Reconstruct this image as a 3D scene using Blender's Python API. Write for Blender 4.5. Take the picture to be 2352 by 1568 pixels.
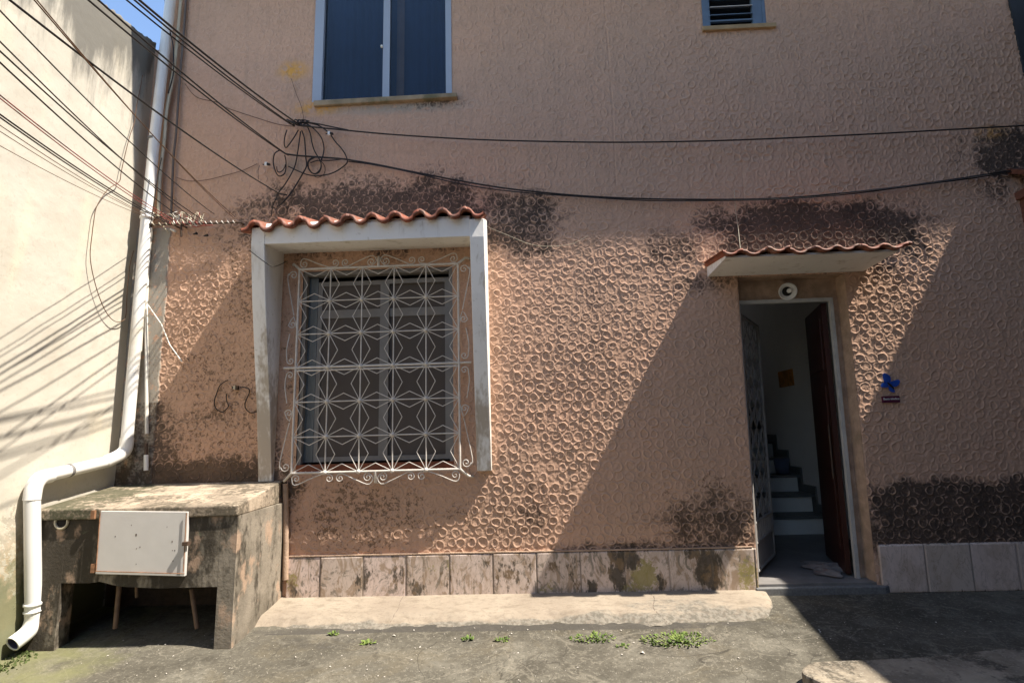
import bpy, math, random
import numpy as np
from mathutils import Vector, Matrix
random.seed(7); RNG = np.random.RandomState(11)
for o in list(bpy.data.objects): bpy.data.objects.remove(o)
SC = bpy.context.scene
# ------------------------------------------------------------------ camera
FPX, YAW, PIT, ROL, DIST = 1235.0, math.radians(1.83), math.radians(9.65), math.radians(1.57), 4.0
_f = np.array([-math.sin(YAW)*math.cos(PIT), math.cos(YAW)*math.cos(PIT), math.sin(PIT)])
_r0 = np.array([math.cos(YAW), math.sin(YAW), 0.0]); _u0 = np.cross(_r0, _f)
_r = _r0*math.cos(ROL) - _u0*math.sin(ROL); _u = _r0*math.sin(ROL) + _u0*math.cos(ROL)
cam = bpy.data.cameras.new('camera'); camo = bpy.data.objects.new('camera', cam); SC.collection.objects.link(camo)
M = Matrix(((_r[0], _u[0], -_f[0], 0), (_r[1], _u[1], -_f[1], -DIST), (_r[2], _u[2], -_f[2], 0), (0, 0, 0, 1)))
camo.matrix_world = M
cam.sensor_width = 36; cam.lens = 36*FPX/2352; cam.clip_start = 0.05; cam.clip_end = 500
SC.camera = camo
# ------------------------------------------------------------------ sky, sun, exposure
TX, TY = 0.605, 0.152                      # metres the sunlight moves left / towards the house per metre it falls
sv = Vector((TX, -TY, 1)).normalized()     # towards the sun
W = bpy.data.worlds.new("World"); SC.world = W; W.use_nodes = True
nt = W.node_tree; nt.nodes.clear()
sky = nt.nodes.new('ShaderNodeTexSky'); sky.sky_type = 'NISHITA'; sky.sun_disc = False
sky.sun_elevation = math.asin(sv.z); sky.sun_rotation = math.atan2(sv.x, sv.y); sky.altitude = 50; sky.air_density = 1.0; sky.dust_density = 0.3; sky.ozone_density = 1.6
bg = nt.nodes.new('ShaderNodeBackground'); bg.inputs['Strength'].default_value = 0.15
out = nt.nodes.new('ShaderNodeOutputWorld'); nt.links.new(sky.outputs[0], bg.inputs[0]); nt.links.new(bg.outputs[0], out.inputs[0])
sl = bpy.data.lights.new('sun', 'SUN'); sl.energy = 5.0; sl.angle = math.radians(0.53); sl.color = (1.0, 0.92, 0.81)
so = bpy.data.objects.new('sun', sl); SC.collection.objects.link(so); so.rotation_euler = sv.to_track_quat('Z', 'Y').to_euler(); so.location = (6, -3, 9)
SC.view_settings.view_transform = 'Standard'; SC.view_settings.look = 'None'; SC.view_settings.gamma = 1; SC.view_settings.exposure = 1.12
SC.render.engine = 'CYCLES'; SC.render.filter_size = 1.1
try: SC.cycles.max_bounces = 8; SC.cycles.diffuse_bounces = 5
except Exception: pass

# ------------------------------------------------------------------ helpers
def _ray(x, y): return _r*(x-1176) - _u*(y-784) + _f*FPX
def P(x, y, Y=0.0):
    d = _ray(x, y); t = (Y+DIST)/d[1]; v = np.array([0, -DIST, 0])+d*t; return Vector(v.tolist())
def G(x, y, z):
    d = _ray(x, y); t = z/d[2]; v = np.array([0, -DIST, 0])+d*t; return Vector(v.tolist())
def PX(x, y, X):
    d = _ray(x, y); t = X/d[0]; v = np.array([0, -DIST, 0])+d*t; return Vector(v.tolist())
def Z(x0, y0, s):
    return lambda x, y: ((x0+x/s)/1.633, (y0+y/s)/1.633)
def sstep(a, b, x):
    t = np.clip((x-a)/(b-a), 0, 1); return t*t*(3-2*t)
def lean(p):                                # the right part of the old front leans a little
    x, y, z = p; return (x + 0.030*(z+0.05)*float(sstep(0.9, 1.5, x)), y, z)
_tab = np.random.RandomState(3).rand(257, 257)
def vnoise(x, y):
    xi = np.floor(x).astype(int); yi = np.floor(y).astype(int); fx = x-xi; fy = y-yi
    fx = fx*fx*(3-2*fx); fy = fy*fy*(3-2*fy); a = _tab[xi % 256, yi % 256]; b = _tab[(xi+1) % 256, yi % 256]
    c = _tab[xi % 256, (yi+1) % 256]; d = _tab[(xi+1) % 256, (yi+1) % 256]
    return (a*(1-fx)+b*fx)*(1-fy) + (c*(1-fx)+d*fx)*fy
def fbm(x, y, o=4, seed=0):
    x = np.asarray(x, float)+seed*17.3; y = np.asarray(y, float)+seed*31.7; s = 0; a = 1; t = 0
    for i in range(o): s = s+a*vnoise(x, y); t += a; a *= .5; x = x*2.03+5.1; y = y*2.03+9.7
    return s/t                              # 0..1
def blob(X, Zz, cx, cz, rx, rz, soft=0.35, n=3.0):
    d = (np.abs((X-cx)/rx)**n + np.abs((Zz-cz)/rz)**n)**(1/n); return 1-sstep(1-soft, 1+soft, d)

class MB:
    def __init__(s): s.v = []; s.f = []; s.sm = []
    def add(s, vs, fs, smooth=False):
        n = len(s.v); s.v += [tuple(v) for v in vs]; s.f += [tuple(i+n for i in f) for f in fs]; s.sm += [smooth]*len(fs)
    def box(s, x0, x1, y0, y1, z0, z1, bev=0.0):
        x0, x1 = min(x0, x1), max(x0, x1); y0, y1 = min(y0, y1), max(y0, y1); z0, z1 = min(z0, z1), max(z0, z1)
        s.hexa([(x0, y0, z0), (x1, y0, z0), (x1, y1, z0), (x0, y1, z0), (x0, y0, z1), (x1, y0, z1), (x1, y1, z1), (x0, y1, z1)])
        return s
    def hexa(s, v):
        s.add(v, [(3, 2, 1, 0), (4, 5, 6, 7), (0, 1, 5, 4), (1, 2, 6, 5), (2, 3, 7, 6), (3, 0, 4, 7)]); return s
    def prism(s, poly, ax, a, b):           # poly in the two other axes, extruded along ax
        n = len(poly)
        def mk(p, c):
            return {'x': (c, p[0], p[1]), 'y': (p[0], c, p[1]), 'z': (p[0], p[1], c)}[ax]
        vs = [mk(p, a) for p in poly]+[mk(p, b) for p in poly]
        s.add(vs, [tuple(range(n)), tuple(range(2*n-1, n-1, -1))]+[(i, i+n, (i+1) % n+n, (i+1) % n) for i in range(n)]); return s
    def tube(s, pts, r, n=8, closed=False, cap=True):
        pts = [Vector(p) for p in pts]; m = len(pts); rs = r if isinstance(r, (list, tuple)) else [r]*m
        vs = []; prev = None
        for i, p in enumerate(pts):
            if closed: t = pts[(i+1) % m]-pts[i-1]
            else: t = pts[min(i+1, m-1)]-pts[max(i-1, 0)]
            if t.length < 1e-9: t = Vector((0, 0, 1))
            t.normalize()
            if prev is None:
                u = t.orthogonal().normalized()
            else:
                u = prev - t*prev.dot(t); u = u.normalized() if u.length > 1e-6 else t.orthogonal().normalized()
            prev = u; w = t.cross(u)
            for k in range(n):
                a = 2*math.pi*k/n; vs.append(p+(u*math.cos(a)+w*math.sin(a))*rs[i])
        fs = []
        for i in range(m if closed else m-1):
            j = (i+1) % m
            for k in range(n): fs.append((i*n+k, i*n+(k+1) % n, j*n+(k+1) % n, j*n+k))
        s.add(vs, fs, True)
        if cap and not closed:
            s.add(vs[:n], [tuple(range(n-1, -1, -1))]); s.add(vs[-n:], [tuple(range(n))])
        return s
    def lathe(s, prof, c, axis=(0, -1, 0), n=24):    # prof: (radius, along axis)
        ax = Vector(axis).normalized(); u = ax.orthogonal().normalized(); w = ax.cross(u); c = Vector(c); vs = []
        for r, h in prof:
            for k in range(n):
                a = 2*math.pi*k/n; vs.append(c+ax*h+(u*math.cos(a)+w*math.sin(a))*r)
        fs = [(i*n+k, i*n+(k+1) % n, (i+1)*n+(k+1) % n, (i+1)*n+k) for i in range(len(prof)-1) for k in range(n)]
        s.add(vs, fs, True); return s
    def xf(s, fn): s.v = [tuple(fn(v)) for v in s.v]; return s
    def build(s, name, mat, parent=None, bevel=0.0, autosmooth=False):
        me = bpy.data.meshes.new(name); me.from_pydata(s.v, [], s.f); me.materials.append(mat)
        me.polygons.foreach_set('use_smooth', s.sm)
        bmf(me)
        o = bpy.data.objects.new(name, me); SC.collection.objects.link(o)
        if parent: o.parent = parent
        if bevel:
            m = o.modifiers.new('b', 'BEVEL'); m.width = bevel; m.segments = 2; m.limit_method = 'ANGLE'
        return o
def bmf(me):
    import bmesh
    b = bmesh.new(); b.from_mesh(me); bmesh.ops.recalc_face_normals(b, faces=b.faces); b.to_mesh(me); b.free(); me.update()
def grid(name, XYZ, mat, parent=None, mask=None, attrs=None, smooth=True, flip=False):
    a, b = XYZ.shape[:2]; me = bpy.data.meshes.new(name)
    idx = np.arange(a*b).reshape(a, b)
    q = np.stack([idx[:-1, :-1], idx[:-1, 1:], idx[1:, 1:], idx[1:, :-1]], -1)
    if flip: q = q[..., ::-1]
    q = q[mask] if mask is not None else q.reshape(-1, 4)
    used = np.zeros(a*b, bool); used[q.ravel()] = True; remap = np.cumsum(used)-1; q = remap[q]
    v = XYZ.reshape(-1, 3)[used]
    me.vertices.add(len(v)); me.vertices.foreach_set('co', v.astype(np.float32).ravel())
    me.loops.add(q.size); me.loops.foreach_set('vertex_index', q.astype(np.int32).ravel())
    me.polygons.add(len(q)); me.polygons.foreach_set('loop_start', (np.arange(len(q))*4).astype(np.int32))
    me.polygons.foreach_set('loop_total', np.full(len(q), 4, np.int32))
    me.update(calc_edges=True)
    me.polygons.foreach_set('use_smooth', np.full(len(q), smooth))
    for k, arr in (attrs or {}).items():
        at = me.attributes.new(k, 'FLOAT', 'POINT'); at.data.foreach_set('value', np.broadcast_to(arr, (a, b)).reshape(-1)[used].astype(np.float32))
    me.materials.append(mat); me.update()
    o = bpy.data.objects.new(name, me); SC.collection.objects.link(o)
    if parent: o.parent = parent
    return o
def tag(o, label=None, cat=None, group=None, kind=None):
    if label: o['label'] = label
    if cat: o['category'] = cat
    if group: o['group'] = group
    if kind: o['kind'] = kind
    return o
def thing(name, label, cat, loc=(0, 0, 0), group=None):
    o = bpy.data.objects.new(name, None); o.empty_display_size = .1; SC.collection.objects.link(o); o.location = loc
    o['_l'] = 1; del o['_l']; return tag(o, label, cat, group)
def under(o, parent):                       # parent keeping the world place (things' empties sit at their bases)
    o.parent = parent; o.matrix_parent_inverse = Matrix.Translation(-Vector(parent.location)); return o
def smooth_path(pts, sub=8):
    pts = [Vector(p) for p in pts]; o = []
    for i in range(len(pts)-1):
        a = pts[max(i-1, 0)]; b = pts[i]; c = pts[i+1]; d = pts[min(i+2, len(pts)-1)]
        for k in range(sub):
            t = k/sub; o.append(.5*((2*b)+(c-a)*t+(2*a-5*b+4*c-d)*t*t+(3*b-a-3*c+d)*t**3))
    o.append(pts[-1]); return o

# ------------------------------------------------------------------ materials
class NT:
    def __init__(s, name):
        s.m = bpy.data.materials.new(name); s.m.use_nodes = True; s.t = s.m.node_tree; s.b = s.t.nodes['Principled BSDF']; s.co = None
    def n(s, t, **k):
        x = s.t.nodes.new(t)
        for a, v in k.items(): setattr(x, a, v)
        return x
    def l(s, a, b): s.t.links.new(a, b)
    def coord(s, scale=(1, 1, 1)):
        if s.co is None: s.co = s.n('ShaderNodeNewGeometry').outputs['Position']
        mp = s.n('ShaderNodeMapping'); mp.inputs['Scale'].default_value = scale; s.l(s.co, mp.inputs[0]); return mp.outputs[0]
    def noise(s, sc, scale=(1, 1, 1), det=5, rough=.6, dist=0.0):
        x = s.n('ShaderNodeTexNoise'); x.inputs['Scale'].default_value = sc; x.inputs['Detail'].default_value = det
        x.inputs['Roughness'].default_value = rough; x.inputs['Distortion'].default_value = dist; s.l(s.coord(scale), x.inputs['Vector']); return x.outputs[0]
    def fine(s, sc, k, scale=(1, 1, 1)):     # rough two-scale noise, -k/2 .. k/2
        a = s.ramp(s.noise(sc, scale, det=2, rough=.5), .33, .67); b = s.ramp(s.noise(sc*2.7, scale, det=2, rough=.5), .33, .67)
        return s.math('MULTIPLY', s.math('SUBTRACT', s.math('ADD', s.math('MULTIPLY', a, .55), s.math('MULTIPLY', b, .45)), .5), k)
    def vor(s, sc, scale=(1, 1, 1), feat='F1'):
        x = s.n('ShaderNodeTexVoronoi'); x.feature = feat; x.inputs['Scale'].default_value = sc; s.l(s.coord(scale), x.inputs['Vector']); return x.outputs[0]
    def ramp(s, src, a, b, lo=0.0, hi=1.0):
        x = s.n('ShaderNodeMapRange'); x.interpolation_type = 'SMOOTHSTEP'; x.inputs['From Min'].default_value = a; x.inputs['From Max'].default_value = b
        x.inputs['To Min'].default_value = lo; x.inputs['To Max'].default_value = hi; s.l(src, x.inputs[0]); return x.outputs[0]
    def attr(s, name):
        x = s.n('ShaderNodeAttribute'); x.attribute_name = name; return x.outputs['Fac']
    def math(s, op, a, b=None):
        x = s.n('ShaderNodeMath'); x.operation = op; x.use_clamp = False
        for i, v in enumerate((a, b)):
            if v is None: continue
            if isinstance(v, (int, float)): x.inputs[i].default_value = v
            else: s.l(v, x.inputs[i])
        return x.outputs[0]
    def mix(s, fac, a, b):
        x = s.n('ShaderNodeMix'); x.data_type = 'RGBA'; x.clamp_factor = True
        for i, v in ((0, fac), (6, a), (7, b)):
            if isinstance(v, (int, float)): x.inputs[i].default_value = v
            elif isinstance(v, tuple): x.inputs[i].default_value = (*v, 1)
            else: s.l(v, x.inputs[i])
        return x.outputs[2]
    def done(s, col, rough=.8, bump=None, bstr=.3, bdist=.01, spec=.3, metal=0.0):
        if isinstance(col, tuple): s.b.inputs['Base Color'].default_value = (*col, 1)
        else: s.l(col, s.b.inputs['Base Color'])
        if isinstance(rough, (int, float)): s.b.inputs['Roughness'].default_value = rough
        else: s.l(rough, s.b.inputs['Roughness'])
        s.b.inputs['Specular IOR Level'].default_value = spec; s.b.inputs['Metallic'].default_value = metal
        if bump is not None:
            bp = s.n('ShaderNodeBump'); bp.inputs['Strength'].default_value = bstr; bp.inputs['Distance'].default_value = bdist
            s.l(bump, bp.inputs['Height']); s.l(bp.outputs[0], s.b.inputs['Normal'])
        return s.m
def simple(name, col, rough=.6, var=.25, sc=12, dirt=None, dfac=.5, bump=.2, bd=.003, spec=.3, scale=(1, 1, 1), metal=0.0):
    t = NT(name); nz = t.noise(sc, scale); dark = tuple(c*(1-var) for c in col)
    c = t.mix(t.ramp(nz, .3, .7), dark, col)
    if dirt:
        n2 = t.noise(sc*.45, scale, dist=.6); c = t.mix(t.ramp(n2, 1-dfac-.08, 1-dfac+.18), c, dirt)
    return t.done(c, rough, t.noise(sc*6, det=3), bump, bd, spec, metal)

PEACH = (.60, .37, .255)
t = NT('stucco_paint')
n1 = t.noise(1.3, det=6); n2 = t.noise(60, det=4); n3 = t.noise(9, det=6, rough=.7)
base = t.mix(t.ramp(n1, .3, .7), PEACH, (.55, .355, .25)); base = t.mix(t.ramp(n3, .45, .75, 0, .35), base, (.36, .235, .16))
streak = t.noise(3.5, (6, 1, .35), det=5); base = t.mix(t.ramp(streak, .5, .72, 0, .22), base, (.30, .22, .16))
base = t.mix(t.ramp(n2, .55, .8, 0, .3), base, (.62, .42, .30))
rimc = t.attr('crest'); base = t.mix(t.ramp(rimc, .3, 1.0, 0, .30), base, (.72, .53, .41))  # ring crests coloured lighter, as if catching the light
och = t.math('MULTIPLY', t.attr('ochre'), t.ramp(t.noise(16, det=5), .38, .55)); base = t.mix(och, base, (.68, .35, .08))
bare = t.math('MULTIPLY', t.attr('bare'), t.ramp(t.noise(20, det=5), .30, .5)); base = t.mix(bare, base, (.36, .33, .28))
md = t.attr('mold')
g = t.math('ADD', t.math('ADD', md, t.fine(24, .62)), t.math('MULTIPLY', t.math('SUBTRACT', t.noise(5, det=4), .5), .9))
g = t.math('SUBTRACT', g, t.math('MULTIPLY', rimc, .52))
g = t.ramp(g, .14, .98); molc = t.mix(t.ramp(t.noise(4), .4, .6), (.032, .027, .024), (.066, .049, .040))
base = t.mix(t.math('MULTIPLY', g, .93), base, molc)
sp = t.attr('speck'); g2 = t.math('ADD', t.math('ADD', sp, t.fine(30, 1.1)), t.math('MULTIPLY', t.math('SUBTRACT', t.noise(7, det=4), .5), 1.3))
base = t.mix(t.math('MULTIPLY', t.ramp(g2, .62, 1.15), .8), base, (.085, .052, .032))
base = t.mix(t.math('MULTIPLY', sp, .22), base, (.33, .22, .13))
base = t.mix(t.ramp(t.fine(34, 1.0), -.1, .45, 0, .16), base, (.30, .19, .125))
M_STUCCO = t.done(base, .88, t.noise(170, det=3), .35, .004, .2)

M_PLAST = simple('lintel_plaster', (.50, .35, .25), .9, .3, 14, (.30, .22, .15), .42, .6, .008)
t = NT('hood_paint'); c = t.mix(t.ramp(t.noise(3, det=5), .3, .7), (.77, .75, .72), (.83, .81, .77))
c = t.mix(t.ramp(t.noise(4, (2.5, 2.5, .5), det=6), .55, .75, 0, .75), c, (.42, .38, .31)); c = t.mix(t.ramp(t.noise(30), .62, .7, 0, .4), c, (.45, .42, .36))
sx = t.n('ShaderNodeSeparateXYZ'); t.l(t.co, sx.inputs[0]); lz = t.math('ADD', t.ramp(sx.outputs[2], 1.3, -.2, -.14, .12), t.math('ADD', t.noise(3, (2, 2, .5), det=5), t.fine(18, .16, (1, 1, .5)))); c = t.mix(t.ramp(lz, .50, .70, 0, .8), c, (.36, .29, .21))
M_HOOD = t.done(c, .7, t.noise(40), .25, .004)
t = NT('terracotta'); c = t.mix(t.ramp(t.noise(9, det=5), .3, .7), (.22, .060, .032), (.38, .11, .055)); c = t.mix(t.math('MULTIPLY', t.attr('tilev'), .6), c, (.17, .075, .045)); c = t.mix(t.ramp(t.math('ADD', t.noise(7, det=5), t.fine(40, .25)), .55, .72, 0, .6), c, (.30, .22, .16)); c = t.mix(t.ramp(t.noise(18, det=6, rough=.7), .45, .65, 0, .8), c, (.11, .055, .04))
M_TILE = t.done(c, .68, t.noise(80), .3, .003, .5)
t = NT('stone_skirting')
_ta = t.n('ShaderNodeAttribute'); _ta.attribute_name = 'tilev'; _cx = t.n('ShaderNodeCombineXYZ'); t.l(t.math('MULTIPLY', _ta.outputs['Fac'], 17.0), _cx.inputs[0]); t.l(t.math('MULTIPLY', _ta.outputs['Fac'], 9.0), _cx.inputs[2])
_va = t.n('ShaderNodeVectorMath'); t.l(t.n('ShaderNodeNewGeometry').outputs['Position'], _va.inputs[0]); t.l(_cx.outputs[0], _va.inputs[1]); t.co = _va.outputs[0]
plain = t.attr('plain')
tv = t.attr('tilev'); c = t.mix(tv, (.68, .545, .475), (.58, .475, .40)); nn = t.noise(7, (1, 1, .6), det=6, dist=1.5)
c = t.mix(t.ramp(nn, .46, .66, 0, .45), c, (.42, .31, .22)); vein = t.noise(5, (1.5, 1, .5), det=7, dist=3.0)
v1 = t.math('ABSOLUTE', t.math('SUBTRACT', vein, .5)); c = t.mix(t.ramp(v1, .0, .02, .45, 0), c, (.24, .17, .12))
st2 = t.noise(4.5, (1.5, 1, .75), det=8, rough=.62, dist=2.6); c = t.mix(t.math('MULTIPLY', t.ramp(st2, .50, .60, 0, .75), plain), c, (.31, .215, .135)); c = t.mix(t.math('MULTIPLY', t.ramp(t.noise(5.5, (1.3, 1, .8), det=7, rough=.65, dist=3), .53, .62, 0, .75), plain), c, (.17, .15, .115)); ye = t.math('ADD', t.attr('lichen'), t.math('ADD', t.fine(34, .5), t.math('MULTIPLY', t.math('SUBTRACT', t.noise(10, det=5), .5), 1.2))); c = t.mix(t.ramp(ye, .45, .75, 0, .8), c, (.29, .25, .075))
dk = t.math('ADD', t.attr('stain'), t.math('ADD', t.fine(30, .55, (1, 1, .5)), t.math('MULTIPLY', t.math('SUBTRACT', t.noise(9, (1, 1, .4), det=6, rough=.7, dist=1.0), .5), 1.6))); c = t.mix(t.ramp(dk, .38, .72, 0, .9), c, t.mix(t.ramp(t.noise(11, det=4), .45, .6), (.05, .042, .030), (.17, .11, .055)))
c = t.mix(t.ramp(t.fine(26, 1.0, (1, 1, .6)), .0, .45, 0, .18), c, (.27, .20, .14)); c = t.mix(t.attr('groove'), c, (.10, .08, .06))
M_STONE = t.done(c, .55, t.noise(60), .15, .003, .35)
t = NT('cream_paint')
c = t.mix(t.ramp(t.noise(.9, det=6), .3, .7), (.475, .44, .365), (.55, .515, .44)); c = t.mix(t.ramp(t.noise(2.2, (1, 1.6, .5), det=5), .5, .75, 0, .5), c, (.72, .63, .45))
c = t.mix(t.ramp(t.noise(35, det=3), .68, .74, 0, .35), c, (.40, .34, .28))
c = t.mix(t.ramp(t.noise(1.7, (1, 1.5, .6), det=7, rough=.65), .50, .70, 0, .45), c, (.40, .365, .29)); c = t.mix(t.ramp(t.fine(26, 1.0), .22, .5, 0, .22), c, (.33, .29, .23)); gr = t.math('ADD', t.attr('grime'), t.math('MULTIPLY', t.math('SUBTRACT', t.noise(5, (1, 2.2, .35), det=7, rough=.7), .5), 1.5)); c = t.mix(t.ramp(gr, .45, 1.0, 0, .85), c, (.13, .125, .11))
pe = t.math('ADD', t.attr('peel'), t.math('MULTIPLY', t.math('SUBTRACT', t.noise(6, det=7, rough=.65), .5), 1.6)); pe = t.math('ADD', pe, t.fine(22, .25)); c = t.mix(t.ramp(t.math('ADD', t.attr('moss'), t.fine(16, .5)), .25, .8, 0, .55), c, (.36, .33, .24)); c = t.mix(t.ramp(pe, .58, .70, 0, .8), c, t.mix(t.ramp(t.noise(3), .42, .58), (.46, .33, .20), (.38, .34, .27)))
mo = t.math('ADD', t.attr('moss'), t.math('MULTIPLY', t.math('SUBTRACT', t.noise(12, det=6), .5), 1.2)); c = t.mix(t.ramp(mo, .5, .95, 0, .85), c, (.14, .15, .08))
M_CREAM = t.done(c, .85, t.math('ADD', t.noise(18, det=6), t.math('MULTIPLY', t.ramp(pe, .60, .66), -.6)), .3, .008, .2)
t = NT('ground_concrete')
c = t.mix(t.ramp(t.noise(1.1, det=8, rough=.62), .32, .68), (.058, .053, .041), (.128, .116, .091)); c = t.mix(t.ramp(t.noise(3.1, det=9, rough=.75), .45, .66, 0, .65), c, (.19, .175, .14))
c = t.mix(t.ramp(t.noise(1.9, det=9, rough=.7, dist=.8), .50, .62, 0, .5), c, (.125, .106, .072)); c = t.mix(t.ramp(t.noise(2.7, det=9, rough=.72, dist=.5), .54, .66, 0, .75), c, (.060, .054, .042)); c = t.mix(t.ramp(t.fine(44, 1.0), .16, .42, 0, .35), c, (.30, .275, .22)); c = t.mix(t.ramp(t.fine(35, 1.0), .12, .42, 0, .40), c, (.045, .040, .031))
w = t.noise(1.3, (1, .7, 1), det=4, rough=.5, dist=1.0); w = t.math('ABSOLUTE', t.math('SUBTRACT', w, .52)); c = t.mix(t.ramp(w, 0, .0035, .8, 0), c, (.045, .04, .032)); w2 = t.noise(1.7, (.8, 1, 1), det=5, rough=.5, dist=1.5); w2 = t.math('ABSOLUTE', t.math('SUBTRACT', w2, .47)); c = t.mix(t.ramp(w2, 0, .012, .35, 0), c, (.26, .235, .185))
mo = t.math('ADD', t.attr('moss'), t.math('MULTIPLY', t.math('SUBTRACT', t.noise(4, det=7), .5), 1.6)); c = t.mix(t.ramp(mo, .5, 1.1, 0, .7), c, (.17, .17, .075))
dk = t.math('ADD', t.attr('dark'), t.math('MULTIPLY', t.math('SUBTRACT', t.noise(9, det=7), .5), 1.0)); c = t.mix(t.ramp(dk, .5, 1.0, 0, .8), c, (.06, .055, .048))
M_GROUND = t.done(c, .9, t.noise(55, det=8, rough=.75), .55, .008, .2)
t = NT('pale_screed')
c = t.mix(t.ramp(t.noise(2.3, det=7), .3, .7), (.26, .215, .165), (.33, .28, .215)); c = t.mix(t.ramp(t.noise(8, (1, 2, 1), det=8, rough=.7), .48, .68, 0, .75), c, (.19, .155, .115))
e = t.math('ADD', t.attr('edge'), t.math('MULTIPLY', t.math('SUBTRACT', t.noise(5, (1, 2, 1), det=8, rough=.7), .5), 1.3)); c = t.mix(t.ramp(e, .50, .75, 0, .9), c, t.mix(t.ramp(t.noise(40), .4, .6), (.12, .11, .09), (.22, .20, .165)))
w = t.vor(1.05, feat='DISTANCE_TO_EDGE'); c = t.mix(t.ramp(t.fine(26, 1.0, (1, 1.5, 1)), .05, .45, 0, .4), c, (.19, .15, .115)); c = t.mix(t.ramp(t.attr('crack'), .4, .9, 0, .85), c, (.10, .075, .06))
M_SCREED = t.done(c, .9, t.noise(60, det=8), .4, .006, .2)
t = NT('worn_concrete')
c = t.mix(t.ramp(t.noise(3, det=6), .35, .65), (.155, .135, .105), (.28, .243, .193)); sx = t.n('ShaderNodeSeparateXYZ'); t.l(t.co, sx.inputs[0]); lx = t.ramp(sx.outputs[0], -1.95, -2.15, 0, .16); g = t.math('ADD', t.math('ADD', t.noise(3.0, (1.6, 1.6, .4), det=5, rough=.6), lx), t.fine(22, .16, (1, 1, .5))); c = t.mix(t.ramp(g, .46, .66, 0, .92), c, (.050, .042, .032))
c = t.mix(t.ramp(t.noise(6, (1, 1, .7), det=6), .56, .66, 0, .75), c, (.44, .31, .22)); c = t.mix(t.ramp(t.noise(9, det=5), .64, .72, 0, .5), c, (.16, .18, .12))
M_BOX = t.done(c, .92, t.noise(45, det=8, rough=.7), .6, .008, .15)
t = NT('worn_slab'); c = t.mix(t.ramp(t.noise(3.2, (1, 1.6, 1), det=7), .38, .62), (.25, .205, .155), (.47, .38, .285)); c = t.mix(t.ramp(t.math('ADD', t.noise(2.6, det=6, rough=.6), t.fine(24, .2)), .45, .62, 0, .88), c, (.10, .086, .063))
c = t.mix(t.ramp(t.fine(30, 1.0), .1, .5, 0, .45), c, (.16, .13, .10))
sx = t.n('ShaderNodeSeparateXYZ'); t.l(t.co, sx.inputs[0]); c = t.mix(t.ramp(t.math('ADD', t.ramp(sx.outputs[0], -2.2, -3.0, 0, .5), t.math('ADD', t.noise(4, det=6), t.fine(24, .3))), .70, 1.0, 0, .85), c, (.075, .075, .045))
M_SLAB = t.done(c, .92, t.noise(50, det=8), .5, .008, .15)
M_PVC = simple('white_pvc', (.80, .79, .75), .32, .06, 4, (.55, .50, .40), .40, .05, .002, .5)
M_PVCIN = simple('pvc_inside', (.10, .09, .16), .5, .1)
M_GREYP = simple('unpainted_plaster', (.47, .45, .41), .9, .25, 7, (.22, .205, .18), .42, .5, .006, scale=(2, 1, .6))
M_IRON = simple('cream_iron_paint', (.66, .61, .55), .5, .2, 30, (.30, .22, .15), .22, .2, .001)
M_DARKIRON = simple('rusty_iron', (.10, .065, .045), .7, .4, 30)
M_BLACK = simple('black_cable', (.022, .018, .016), .5, .2, 20, bump=0)
M_BROWNW = simple('brown_wire', (.14, .075, .04), .55, .2, 20, bump=0)
M_REDW = simple('red_wire', (.30, .07, .06), .5, .2, 20, bump=0)
M_BEIGEW = simple('beige_cable', (.55, .49, .36), .5, .15, 10, bump=0)
M_WHITEW = simple('white_cable', (.72, .69, .62), .5, .1, 10, bump=0)
M_ALU = simple('grey_aluminium', (.36, .40, .47), .5, .06, 6, spec=.5, bump=.03)
M_ALUW = simple('aged_grey_frame', (.25, .235, .22), .55, .15, 10, bump=.1)
M_BLUEF = simple('blue_grey_frame', (.14, .20, .28), .5, .15, 10)
M_SILL = simple('mouldy_sill', (.40, .30, .19), .9, .3, 9, (.12, .115, .06), .48, .5, .006)
M_OCHRE = simple('ochre_sill', (.44, .30, .16), .85, .25, 9)
t = NT('dark_glass'); M_GLASS = t.done((.012, .016, .022), .06, spec=.6)
t = NT('clear_pane'); tr = t.n('ShaderNodeBsdfTransparent'); tr.inputs[0].default_value = (.80, .84, .86, 1); gl = t.n('ShaderNodeBsdfGlossy'); gl.inputs['Roughness'].default_value = .03
fr = t.n('ShaderNodeFresnel'); fr.inputs[0].default_value = 1.3; mx = t.n('ShaderNodeMixShader'); t.l(fr.outputs[0], mx.inputs[0]); t.l(tr.outputs[0], mx.inputs[1]); t.l(gl.outputs[0], mx.inputs[2])
t.l(mx.outputs[0], t.t.nodes['Material Output'].inputs['Surface']); M_CLEAR = t.m
M_CURT = simple('navy_curtain', (.006, .026, .080), .8, .35, 3, bump=.1)
M_CURT2 = simple('brown_curtain', (.16, .10, .09), .8, .3, 3, bump=.1)
t = NT('insect_mesh'); wv = t.n('ShaderNodeTexWave'); wv.inputs['Scale'].default_value = 38; wv.bands_direction = 'X'; t.l(t.coord(), wv.inputs[0])
c = t.mix(t.ramp(wv.outputs[1], .3, .8), (.070, .058, .052), (.135, .115, .102)); M_MESH = t.done(c, .8)
M_REDSILL = simple('red_wood_sill', (.24, .075, .035), .5, .4, 12)
M_WOOD = simple('dark_red_wood', (.050, .015, .009), .45, .4, 4, scale=(6, 6, .5))
M_WHITEM = simple('white_metal_door', (.60, .575, .54), .5, .06, 8, bump=.1)
M_RUST = simple('rusty_orange', (.33, .17, .09), .8, .5, 40)
M_INT = simple('interior_white', (.80, .79, .76), .8, .06, 3)
M_INTF = simple('interior_floor', (.22, .21, .20), .5, .3, 6)
M_RISER = simple('step_white_tile', (.72, .72, .69), .5, .1, 5)
M_TREAD = simple('step_grey_stone', (.15, .155, .15), .5, .15, 12)
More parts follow.
